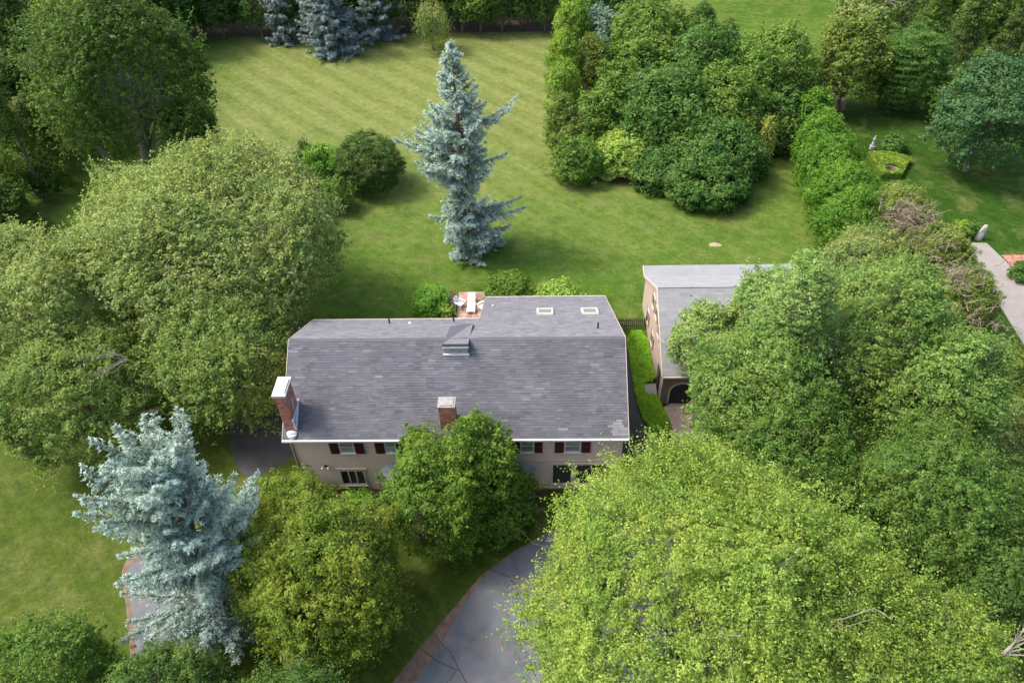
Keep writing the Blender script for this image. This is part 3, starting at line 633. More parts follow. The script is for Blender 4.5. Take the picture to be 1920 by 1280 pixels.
# left gable-end chimney, white cap
ch = MB(); ch.box(-15.42, -14.80, 30.32, 31.72, 5.0, 8.98); c1 = ch.build('chimney', MORTAR, house)
tag(c1, 'tall red brick chimney with a white cap at the left gable')
mb = MB(); bricks(mb, -15.42, -14.80, 30.32, 31.72, 5.2, 8.95); tag(mb.build('brickwork', BRICKRED, c1), kind='stuff')
b = MB(); b.box(-15.53, -14.70, 30.20, 31.84, 8.99, 9.14).prism_x([(30.25,9.142),(31.79,9.142),(31.5,9.22),(30.5,9.22)], -15.45, -14.78); b.build('cap', CONCW, c1)
b = MB(); b.box(-14.785, -14.70, 30.22, 31.80, 5.88, 6.9+.0); b.prism_x([(30.22,5.9),(30.22,6.1),(31.8,7.18),(31.8,6.98)], -14.76, -14.66); b.build('flashing', METAL, c1)
b = MB(); b.tube([(-14.77,31.2,8.0),(-14.72,30.9,7.65),(-14.72,30.75,7.3)], .02, None, 4); b.build('wall_tie', METAL, c1)
b = MB(); b.dome((-15.0,30.12,5.86), .34, .17, .17, 14, 5).tube([(-15.0,30.12,5.6),(-15.0,30.12,5.86)], .33, .33, 14); b.build('vent_hood', METAL, ro)
# second chimney
ch = MB(); ch.box(-5.66, -4.70, 30.30, 31.05, 5.2, 7.93); c2 = ch.build('chimney', MORTAR, house); tag(c2, 'red brick chimney with a flat grey cap behind the entrance tree')
mb = MB(); bricks(mb, -5.66, -4.70, 30.30, 31.05, 5.6, 7.9, seed=2); tag(mb.build('brickwork', BRICKRED, c2), kind='stuff')
b = MB(); b.box(-5.72, -4.64, 30.24, 31.12, 7.935, 8.02).box(-5.60, -4.76, 30.36, 31.0, 8.022, 8.07); b.build('cap', simple('weathered_cap', (.27,.26,.25), .9, .2, 5), c2)
# ridge chimney clad in shingles under a sloping hood
ch = MB(); ch.prism_x([(34.2,7.9),(34.2,9.28),(35.75,8.75),(35.75,7.9)], -5.52, -4.02); c3 = ch.build('chimney', simple('weathered_grey', (.30,.30,.31), .9, .25, 6), house); tag(c3, 'squat grey clad chimney with a sloping hood astride the ridge')
b = MB(); b.add([(-5.58,34.14,9.60),(-3.96,34.14,9.60),(-5.30,36.6,8.90),(-3.96,38.2,7.75),(-5.58,34.14,9.30),(-3.96,34.14,9.30),(-5.3,36.6,8.2),(-3.96,38.2,7.4)], [(0,1,3,2),(0,4,5,1),(1,5,7,3),(2,3,7,6),(0,2,6,4),(4,6,7,5)], .8)
b.build('hood', SHING, c3)
b = MB(); b.box(-5.60, -3.94, 34.08, 34.20, 8.60, 8.72).box(-5.56, -3.98, 34.05, 34.135, 8.42, 8.50); b.box(-5.6,-3.94,34.09,34.138,9.25,9.33); b.build('trim', WHITE, c3)
b = MB()
for X in (-5.2, -4.77, -4.34): b.box(X-.012, X+.012, 34.17, 34.197, 8.72, 9.25)
b.build('seam', CREAM, c3)
# vent pipes
for (x, y, z, h, r) in ((-9.86,38.9,7.05,.55,.06),(-8.46,38.9,7.05,.14,.10),(-5.41,39.2,6.9,.5,.06),(4.45,37.2,7.95,.6,.06),(-2.9,43.6,4.55,.16,.07)):
    b = MB(); b.tube([(x,y,z),(x,y,z+h)], r, None, 8); b.tube([(x,y,z-.05),(x,y,z+.09)], r*1.9, r*1.1, 8); b.build('vent_pipe', BLACKP if h > .3 else METAL, ro)
# skylights
nb = Vector((0,.5416,1)).normalized(); vb_ = Vector((0,-1,.5416)).normalized()
for (x0, x1) in ((.42,1.62),(3.70,4.90)):
    o = Vector((x0, 42.45, 9.19-.5416*(42.45-35.1))); u = Vector((1,0,0)); W = x1-x0; Ls = 1.75
    def slab(mb, a0, a1, b0, b1, h0, h1):
        vs = [o+u*a+vb_*c+nb*h for h in (h0, h1) for (a, c) in ((a0,b0),(a1,b0),(a1,b1),(a0,b1))]
        mb.add(vs, [(0,3,2,1),(4,5,6,7),(0,1,5,4),(1,2,6,5),(2,3,7,6),(3,0,4,7)])
    m = MB(); t = .13
    slab(m,0,W,0,t,0,.14); slab(m,0,W,Ls-t,Ls,0,.14); slab(m,0,t,t,Ls-t,0,.14); slab(m,W-t,W,t,Ls-t,0,.14); s = m.build('skylight', WHITE, ro)
    # sub-part of the house would be a fourth level: the glass joins the roof as its own piece
    m = MB(); slab(m,t,W-t,t,Ls-t,0,.10); m.build('skylight_glass', SKYL, ro)

def window(x0, x1, z0, z1, y, parent, cols=1, rows=2, mat=WHITE, glass=(GLASS,), fr=.07, sill=True, label=None, muntins=0, blinds=False):
    """framed window on a wall facing -Y; its frame is the part, panes and sill its sub-parts"""
    m = MB(); m.box(x0-fr, x1+fr, y-.075, y, z1, z1+fr).box(x0-fr, x0, y-.075, y, z0, z1).box(x1, x1+fr, y-.075, y, z0, z1).box(x0-fr, x1+fr, y-.075, y, z0-fr, z0)
    cw = (x1-x0)/cols; rh = (z1-z0)/rows
    for c in range(1, cols): m.box(x0+c*cw-.045, x0+c*cw+.045, y-.068, y, z0, z1)
    for r in range(1, rows):
        for c in range(cols): m.box(x0+c*cw+(.0451 if c else 0), x0+(c+1)*cw-(.0451 if c < cols-1 else 0), y-.062, y, z0+r*rh-.03, z0+r*rh+.03)
    w = m.build('window', mat, parent)
    if label: tag(w, label)
    for c in range(cols):
        for r in range(rows):
            a0, a1 = x0+c*cw+(.045 if c else 0), x0+(c+1)*cw-(.045 if c < cols-1 else 0); b0, b1 = z0+r*rh+(.03 if r else 0), z0+(r+1)*rh-(.03 if r < rows-1 else 0)
            p = MB(); p.box(a0, a1, y-.036, y-.03, b0, b1); p.build('pane', glass[(r*cols+c)%len(glass)], w)
            if muntins or blinds:
                p = MB()
                for q in range(1, muntins+1): X = a0+(a1-a0)*q/(muntins+1); p.box(X-.011, X+.011, y-.052, y-.037, b0, b1)
                if blinds:
                    nn = 3
                    for q in range(1, nn+1): Z = b0+(b1-b0)*q/(nn+1); p.box(a0, a1, y-.05, y-.0372, Z-.012, Z+.012)
                p.build('muntin', mat, w)
    if sill: p = MB(); p.box(x0-fr-.05, x1+fr+.05, y-.16, y-.076, z0-fr-.05, z0-fr+.01); p.build('sill', mat, w)
    return w
def shutter(x0, x1, z0, z1, y):
    m = MB(); m.box(x0, x1, y-.07, y-.045, z0, z1); m.box(x0, x0+.06, y-.09, y-.0705, z0, z1).box(x1-.06, x1, y-.09, y-.0705, z0, z1)
    for z in (z0, (z0+z1)/2-.04, z1-.08): m.box(x0+.0601, x1-.0601, y-.088, y-.0705, z, z+.08)
    n = 16
    for i in range(n):
        z = z0+.09+(z1-z0-.18)*i/n; m.add([(x0+.062,y-.071,z+.05),(x1-.062,y-.071,z+.05),(x1-.062,y-.086,z),(x0+.062,y-.086,z)], [(0,1,2,3),(3,2,1,0)])
    m.build('shutter', MAROON, house)
WY = 30.075
for (a, bx, s0, s1, gl) in ((-12.18,-11.36,-12.86,-10.68,(GLASS_SKY,GLASS)),(-9.27,-8.70,-9.96,-8.02,(GLASS_SKY,GLASS)),(-6.2,-5.4,-6.9,-4.7,(GLASS,)),(-3.75,-2.95,-4.45,-2.03,(GLASS,)),(-.66,.05,-1.30,.66,(GLASS,GLASS_SKY)),(2.10,3.00,1.42,3.68,(GLASS,GLASS_SKY))):
    window(a, bx, 4.06, 5.12, WY, house, 1, 2, WHITE, gl, blinds=True, label=None)
    shutter(s0, a-.09, 3.93, 5.2, WY); shutter(bx+.09, s1, 3.93, 5.2, WY)
window(-12.62, -11.14, .72, 2.1, WY, house, 3, 1, CREAM, (GLASS,), fr=.12, label='triple casement window with pale mullions at the lower left')
b = MB(); b.box(-12.9, -10.86, 29.97, 30.07, 2.26, 2.36); b.build('lintel', CREAM, house)
b = MB(); b.box(-12.7,-11.1,29.92,30.07,.28,.36); b.build('planter_ledge', SIDING3, house)
# bay window at the left and pent roof over the entrance
bay = MB(); bay.prism_z([(-9.75,30.07),(-9.15,29.35),(-7.75,29.35),(-7.15,30.07)], .45, 2.25); by = bay.build('bay_window', CREAM, house)
for (p0, p1) in (((-9.75,30.07),(-9.15,29.35)),((-9.15,29.35),(-7.75,29.35)),((-7.75,29.35),(-7.15,30.07))):
    a, c = Vector((*p0,0)), Vector((*p1,0)); d = (c-a).normalized(); n_ = Vector((d.y,-d.x,0)); Lw = (c-a).length; nc = 1 if Lw < 1.2 else 2
    for q in range(nc):
        for (z0, z1) in ((.75,1.32),(1.40,2.02)):
            s, e = a+d*(Lw*q/nc+.10), a+d*(Lw*(q+1)/nc-.10)
            m = MB(); m.add([s+n_*.012+Vector((0,0,z0)), e+n_*.012+Vector((0,0,z0)), e+n_*.012+Vector((0,0,z1)), s+n_*.012+Vector((0,0,z1)), s+n_*.003+Vector((0,0,z0)), e+n_*.003+Vector((0,0,z0)), e+n_*.003+Vector((0,0,z1)), s+n_*.003+Vector((0,0,z1))], [(0,1,2,3),(4,7,6,5),(0,4,5,1),(1,5,6,2),(2,6,7,3),(3,7,4,0)]); m.build('pane', GLASS, by)
m = MB(); m.add([(-10.05,30.05,2.28),(-9.3,29.1,2.28),(-.5,29.1,2.28),(.25,30.05,2.28),(-9.2,30.05,2.92),(-.6,30.05,2.92),(-10.05,30.05,2.20),(-9.3,29.1,2.20),(-.5,29.1,2.20),(.25,30.05,2.20)], [(0,1,4),(1,2,5,4),(2,3,5),(0,6,7,1),(1,7,8,2),(2,8,9,3),(6,9,8,7)])
m.build('pent_roof', SLATEB, house)
m = MB(); m.box(-5.6,-4.5,29.98,30.06,.2,2.15); dr_ = m.build('front_door', MAROON, house); m = MB(); m.dome((-4.62,29.95,1.15), .04,.04,.04,8,4,full=True); m.build('handle', METAL, dr_)
# openings under the overhang on the right
for i, (a, c) in enumerate(((1.34,2.52),(2.84,5.1))):
    m = MB(); m.box(a-.14, c+.14, 29.99, 30.07, 2.68, 2.84).box(a-.14, a, 29.99, 30.07, .12, 2.68).box(c, c+.14, 29.99, 30.07, .12, 2.68); w = m.build('window', SIDING, house)
    if i == 0: tag(w, 'tall dark glazed opening beside the driveway')
    m = MB(); m.box(a, c, 30.03, 30.04, .75, 2.68); m.build('pane', DARKROOM, w); m = MB(); m.box(a, c, 30.02, 30.05, .12, .74); m.build('panel', CREAM, w)
# twin floodlight
m = MB(); m.box(-13.6,-13.38,30.02,30.07,2.54,2.68); fl = m.build('floodlight', BLACKP, house)
for s in (-1, 1):
    m = MB(); m.dome((-13.49+s*.19,29.88,2.58), .10,.12,.10,10,5,full=True); m.build('lamp_head', WHITE, fl)

# ================================================================== GARAGE
ga = empty('garage', (15.6, 43.2, 0), 'pale grey-roofed garage half hidden by the green maples right of the house', 'garage')
b = MB(); b.prism_x([(37.8,0),(49.0,0),(49.0,3.25),(43.2,6.4),(37.8,3.02)], 9.5, 22.0); b.build('wall', SIDING2, ga)
b = MB(); b.box(9.50, 22.0, 37.76, 37.797, 0, 3.02); b.build('front_wall', SIDING3, ga)
b = MB(); b.prism_x([(37.5,2.98),(37.5,3.10),(43.2,6.62),(48.7,3.42),(49.8,3.62),(49.8,3.50),(48.7,3.30),(43.2,6.46)], 9.34, 22.2); gr = b.build('roof', SHING_G, ga)
mb = MB(); vg = Vector((0,5.7,3.52)); shingle_field(mb, (9.34,37.5,3.10), (1,0,0), vg, 12.86, vg.length, .2, .4, .9, lambda x, s: -.12, amp=.06, th=.012)  # front slope tinted darker: less sun painted into its shingles
tag(mb.build('shingle_field', SHING_G, gr), kind='stuff')
mb = MB(); vg = Vector((0,-5.5,3.2)); shingle_field(mb, (22.2,48.7,3.42), (-1,0,0), vg, 12.86, vg.length, .2, .4, .9, lambda x, s: .2, amp=.06, th=.010)  # rear slope tinted lighter: sunlight put into the colour
tag(mb.build('shingle_field', SHING_G, gr), kind='stuff')
b = MB(); b.prism_x([(37.5,2.94),(37.5,3.12),(43.2,6.645),(48.7,3.445),(49.8,3.645),(49.8,3.48),(48.7,3.26),(43.2,6.42)], 9.28, 9.337); b.build('verge_board', CREAM, gr)
b = MB(); b.box(9.34,22.2,43.14,43.26,6.60,6.655); b.build('ridge_cap', SHING_G, gr)
b = MB(); b.box(9.34,22.2,37.38,37.498,2.95,3.08); b.build('gutter', CREAM, gr)
def side_window(y0, y1, z0, z1, arch=False):
    m = MB(); m.box(9.44, 9.497, y0-.07, y1+.07, z1, z1+.08).box(9.44, 9.497, y0-.07, y0, z0, z1).box(9.44, 9.497, y1, y1+.07, z0, z1).box(9.40, 9.497, y0-.1, y1+.1, z0-.1, z0).box(9.45,9.497,(y0+y1)/2-.02,(y0+y1)/2+.02,z0,z1)
    w = m.build('window', CREAM, ga); m = MB(); m.box(9.462, 9.468, y0, y1, z0, z1); m.build('pane', GLASS, w)
    for (a, c) in ((y0-.42,y0-.09),(y1+.09,y1+.42)):
        m = MB(); m.box(9.455, 9.493, a, c, z0-.05, z1+.05); m.build('shutter', SIDING3, ga)
side_window(44.1, 44.8, 3.7, 4.7); side_window(45.6, 46.2, .9, 1.95); side_window(42.9, 43.5, .9, 1.95); side_window(41.0,41.6,3.5,4.4); side_window(42.6,43.3,3.9,4.8)
m = MB(); m.box(9.43, 9.497, 38.75, 39.75, .14, 2.15); d = m.build('door', DARKROOM, ga); m = MB(); m.box(9.41,9.428,38.85,39.65,1.1,2.0); m.build('pane', GLASS, d)
m = MB()
for k in range(9):
    a0, a1 = math.pi*k/9, math.pi*(k+1)/9; x = lambda a, r: 10.95-r*math.cos(a); z = lambda a, r: 1.25+r*math.sin(a)
    m.add([(x(a0,.95),37.70,z(a0,.95)),(x(a1,.95),37.70,z(a1,.95)),(x(a1,.82),37.70,z(a1,.82)),(x(a0,.82),37.70,z(a0,.82)),(x(a0,.95),37.757,z(a0,.95)),(x(a1,.95),37.757,z(a1,.95)),(x(a1,.82),37.757,z(a1,.82)),(x(a0,.82),37.757,z(a0,.82))], [(0,1,2,3),(0,4,5,1),(3,2,6,7)])
m.box(10.0,10.13,37.70,37.757,0,1.25).box(11.77,11.9,37.70,37.757,0,1.25); w = m.build('arched_opening', CREAM, ga)
m = MB(); pts = [(10.13,0)]+[(10.95-.82*math.cos(math.pi*k/12), 1.25+.82*math.sin(math.pi*k/12)) for k in range(13)]+[(11.77,0)]
m.add([(x,37.745,z) for x,z in pts]+[(x,37.757,z) for x,z in pts], [tuple(range(len(pts)))]+[(i,i+len(pts),(i+1)%len(pts)+len(pts),(i+1)%len(pts)) for i in range(len(pts))]); m.build('door_leaf', DARKROOM, w)
m = MB(); m.box(8.55, 9.42, 38.5, 39.6, 0, .16); st_ = m.build('stoop', CONC, None); tag(st_, 'small concrete step at the side door of the garage', 'step')

# picket fence between house and garage
fe = empty('picket_fence', (8.2,46.05,0), 'short dark picket fence between the house and the garage', 'fence')
m = MB(); m.box(0,.085,-.011,.011,.05,1.12).add([(0,-.011,1.12),(.085,-.011,1.12),(.085,.011,1.12),(0,.011,1.12),(.0425,0,1.22)], [(0,1,4),(1,2,4),(2,3,4),(3,0,4)]); me = m.mesh('picket'); FENCEC = simple('weathered_fence', (.085,.08,.075), .9, .3, 6); me.materials.append(FENCEC)
for i in range(15):
    o = link('picket', me, None, fe); o.location = Vector((7.0+i*.158, 45.98+rng.normal()*.004, rng.normal()*.008))-fe.location; o.rotation_euler = (0, rng.normal()*.01, 0)
for z in (.3, .85):
    m = MB(); m.box(6.95,9.4,46.0,46.04,z,z+.07); m.build('rail', FENCEC, fe)
for x in (6.9, 9.36):
    m = MB(); m.box(x,x+.1,46.0,46.1,0,1.3).box(x-.02,x+.12,45.98,46.12,1.3,1.35); m.build('post', FENCEC, fe)

# ================================================================== SMALL THINGS
# paved patio behind the house
PAVER = simple('terracotta_paver', (.34,.22,.18), .9, .25, 5, .3, tint=.25)
p = sheet('patio', [(-6.3,51.0),(-3.75,51.0),(-3.75,46.9),(-6.3,46.9)], .006, MORTAR, 0)
vm = []
for q in range(4):
    m = MB(); m.box(0,.39,0,.39,.0,.035,q/3); me = m.mesh('paver'); me.materials.append(PAVER); vm.append(me)
for i in range(6):
    for j in range(10):
        o = link('paver', vm[rng.integers(4)], None, p); o.location = (-6.27+i*.41, 46.92+j*.405, .008+rng.random()*.006)
# white sun lounger
PLAST = simple('white_plastic', (.78,.79,.80), .45, .04, 3, 0)
lo = empty('sun_lounger', (-5.1,49.0,.045), 'white sun lounger on the paved patio behind the house', 'lounger')
for i in range(7):
    m = MB(); y = 47.95+i*.19; m.box(-5.4,-4.8,y,y+.16,.33,.36); m.build('slat', PLAST, lo)
for i in range(4):
    m = MB(); y = 49.32+i*.16; z = .37+i*.11; m.add([(-5.4,y,z),(-4.8,y,z),(-4.8,y+.14,z+.10),(-5.4,y+.14,z+.10),(-5.4,y,z+.03),(-4.8,y,z+.03),(-4.8,y+.14,z+.13),(-5.4,y+.14,z+.13)], [(0,3,2,1),(4,5,6,7),(0,1,5,4),(1,2,6,5),(2,3,7,6),(3,0,4,7)]); m.build('back_slat', PLAST, lo)
m = MB(); m.box(-5.44,-5.405,47.9,50.0,.27,.36).box(-4.795,-4.76,47.9,50.0,.27,.36).box(-5.405,-4.795,49.9,49.94,.27,.35); m.build('frame', PLAST, lo)
for (x, y) in ((-5.43,48.0),(-4.82,48.0),(-5.43,49.8),(-4.82,49.8)):
    m = MB(); m.box(x,x+.05,y,y+.05,.045,.27); m.build('leg', PLAST, lo)
def garden_chair(loc, rot, label):
    r = empty('garden_chair', loc, label, 'chair', 'white garden chairs'); r.rotation_euler = (0,0,rot)
    def pt(name, *bs):
        m = MB()
        for b_ in bs: m.box(*b_)
        return link(name, m.mesh(name), PLAST, r)
    for i in range(5): pt('seat_slat', (-.27,.27,-.26+i*.11,-.17+i*.11,.38,.41))
    for i in range(5):
        m = MB(); x = -.27+i*.11; m.add([(x,.28,.38),(x+.09,.28,.38),(x+.09,.50,1.0-abs(i-2)*.05),(x,.50,1.0-abs(i-2)*.05),(x,.31,.38),(x+.09,.31,.38),(x+.09,.53,1.0-abs(i-2)*.05),(x,.53,1.0-abs(i-2)*.05)], [(0,1,2,3),(4,7,6,5),(0,4,5,1),(1,5,6,2),(2,6,7,3),(3,7,4,0)]); link('back_slat', m.mesh('back_slat'), PLAST, r)
    for s in (-1, 1):
        pt('arm', (s*.34-.06,s*.34+.06,-.3,.36,.58,.61)); pt('leg', (s*.33-.03,s*.33+.03,-.28,-.22,0,.58)); pt('leg', (s*.33-.03,s*.33+.03,.26,.32,0,.58))
garden_chair((-6.05,48.9,.045), 1.0, 'white slatted garden chair left of the sun lounger')
garden_chair((-4.15,48.5,.045), -.9, 'white slatted garden chair right of the sun lounger, by the house corner')
STONE = simple('grey_stone', (.42,.40,.37), .9, .25, 4, .7, 9)
def boulder(name, loc, r, label, cat='stone', mat=STONE, seed=0):
    rr = np.random.default_rng(seed); m = MB(); m.dome((0,0,r[2]*.35), *r, 10, 6, full=True)
    m.v = [tuple(np.array(v)*(1+rr.normal()*.07)) for v in m.v]; me = m.mesh(name)
    return tag(link(name, me, mat, None, loc), label, cat)
boulder('garden_rock', (-6.75,49.5,0), (.30,.22,.2), 'pale rock at the edge of the patio bed', 'rock', seed=1)
boulder('garden_rock', (-6.9,48.4,0), (.22,.25,.18), 'small grey rock beside the variegated plant', 'rock', seed=2)
# standing stone and flat boulder by the neighbour's driveway
m = MB()
prof = [(0,.34,.24),(.4,.36,.24),(.9,.30,.20),(1.35,.24,.17),(1.55,.12,.10)]
vs = []; S = 8
for z, rx, ry in prof: vs += [(.12*z+rx*math.cos(2*math.pi*k/S)+rng.normal()*.015, ry*math.sin(2*math.pi*k/S)+rng.normal()*.015, z) for k in range(S)]
m.add(vs, [(i*S+k, i*S+(k+1)%S, (i+1)*S+(k+1)%S, (i+1)*S+k) for i in range(4) for k in range(S)]+[tuple(range(4*S,5*S))])
tag(link('standing_stone', m.mesh('standing_stone'), STONE, None, (41.6,58.0,0)), 'upright grey standing stone at the top of the concrete driveway', 'stone')
boulder('flat_boulder', (39.7,59.2,0), (.48,.36,.42), 'flat-topped pale boulder beside the yellow plant', 'boulder', seed=4)
# statue beside the hedge
st = empty('garden_statue', (37.5,75.0,0), 'small pale stone statue beyond the clipped hedge', 'statue')
MARB = simple('pale_marble', (.42,.45,.48), .7, .12, 6)
m = MB(); m.box(37.22,37.78,74.72,75.28,0,.5).box(37.17,37.83,74.67,75.33,.5,.58); pl_ = m.build('plinth', MARB, st)
m = MB(); vs = []; S = 10
for z, r in ((.58,.22),(.8,.26),(1.1,.20),(1.35,.16),(1.62,.23),(1.78,.20),(1.86,.07),(1.93,.07),(2.0,.12),(2.12,.13),(2.2,.07)): vs += [(37.5+r*math.cos(2*math.pi*k/S), 75+r*.8*math.sin(2*math.pi*k/S), z) for k in range(S)]
m.add(vs, [(i*S+k, i*S+(k+1)%S, (i+1)*S+(k+1)%S, (i+1)*S+k) for i in range(10) for k in range(S)]+[tuple(range(10*S,11*S))]); m.build('figure', MARB, st); st.scale = (.72,.72,.72)
# boxwood bed
def scatter(name, poly, z0, z1, leaf, n, mat, seed, holes=(), label=None, cat=None, kind=None, mound=0, parent=None):
    r = np.random.default_rng(seed); P = np.array(poly); lo_, hi_ = P.min(0), P.max(0)
    q = r.uniform(lo_, hi_, (int(n*1.9), 2)); ins = np.zeros(len(q), bool); j = len(P)-1
    for i in range(len(P)):
        c_ = ((P[i,1] > q[:,1]) != (P[j,1] > q[:,1])) & (q[:,0] < (P[j,0]-P[i,0])*(q[:,1]-P[i,1])/(P[j,1]-P[i,1]+1e-9)+P[i,0]); ins ^= c_; j = i
    for (cx, cy, cr) in holes: ins &= ((q[:,0]-cx)**2+(q[:,1]-cy)**2 > cr*cr)
    q = q[ins][:n]; m = len(q)
    zz = z0+(z1-z0)*r.random(m)**.6+ .05*np.sin(q[:,0]*5)*np.sin(q[:,1]*4.3)
    nn = nrm(np.array([0,0,1.])+r.normal(size=(m,3))*.5); T = .5+r.normal(size=m)*.18+.12*np.sin(q[:,0]*2.1+q[:,1]*1.7)
    V = leaves(np.column_stack([q, zz]), nn, leaf, leaf*.7, r); c0 = np.array([P[:,0].mean(), P[:,1].mean(), 0])
    o = link(name, quads_mesh(name, V-c0, T), LM[mat], parent, tuple(c0) if parent is None else tuple(c0-np.array(world_loc(parent))))
    return tag(o, label, cat, None, kind)
scatter('ground_cover', chaikin([(7.75,45.5),(9.42,45.5),(9.42,41.4),(9.42,39.7),(8.5,39.7),(8.5,38.4),(9.42,38.4),(9.5,37.6),(10.0,35.7),(9.85,34.7),(9.2,34.5),(8.25,35.4),(7.78,37.8),(7.74,42.0)],1), .05, .32, .19, 17000, 'cover', 5, kind='stuff', label='bright green ground cover between the house and the garage')
bx = empty('boxwood_bed', (38.3,70.6,0), 'square bright green boxwood bed with a round stone opening', 'boxwood bed')
hp = [(36.3,68.8),(38.4,68.8),(40.5,72.0),(38.5,73.4),(36.4,73.2)]
scatter('top_foliage', hp, .45, .72, .26, 5000, 'yellowgreen', 6, holes=((37.7,69.9,.75),), parent=bx)
V = []; r = np.random.default_rng(8)
n = 2200; sd_ = r.integers(0, 5, n); t = r.random(n)[:,None]; A_ = np.array(hp)[sd_]; B_ = np.array(hp)[(sd_+1)%5]; q = A_*(1-t)+B_*t; P3 = np.column_stack([q, r.uniform(.02, .6, n)]); dd = B_-A_; nn = nrm(np.column_stack([dd[:,1], -dd[:,0], np.zeros(n)])+r.normal(size=(n,3))*.5)
link('side_foliage', quads_mesh('side_foliage', leaves(P3, nn, .26, .16, r)-np.array([38.3,70.6,0]), r.normal(size=n)*.2+.4), LM['yellowgreen'], bx)
m = MB()
for k in range(16):
    a0, a1 = 2*math.pi*k/16, 2*math.pi*(k+1)/16-.03
    m.add([(37.7+R_*math.cos(a), 69.9+R_*math.sin(a), z) for z in (.0,.5) for (R_, a) in ((.60,a0),(.60,a1),(.76,a1),(.76,a0))], [(0,3,2,1),(4,5,6,7),(0,1,5,4),(1,2,6,5),(2,3,7,6),(3,0,4,7)])
m.build('stone_ring', simple('brown_stone', (.26,.20,.15), .9, .3, 5), bx)

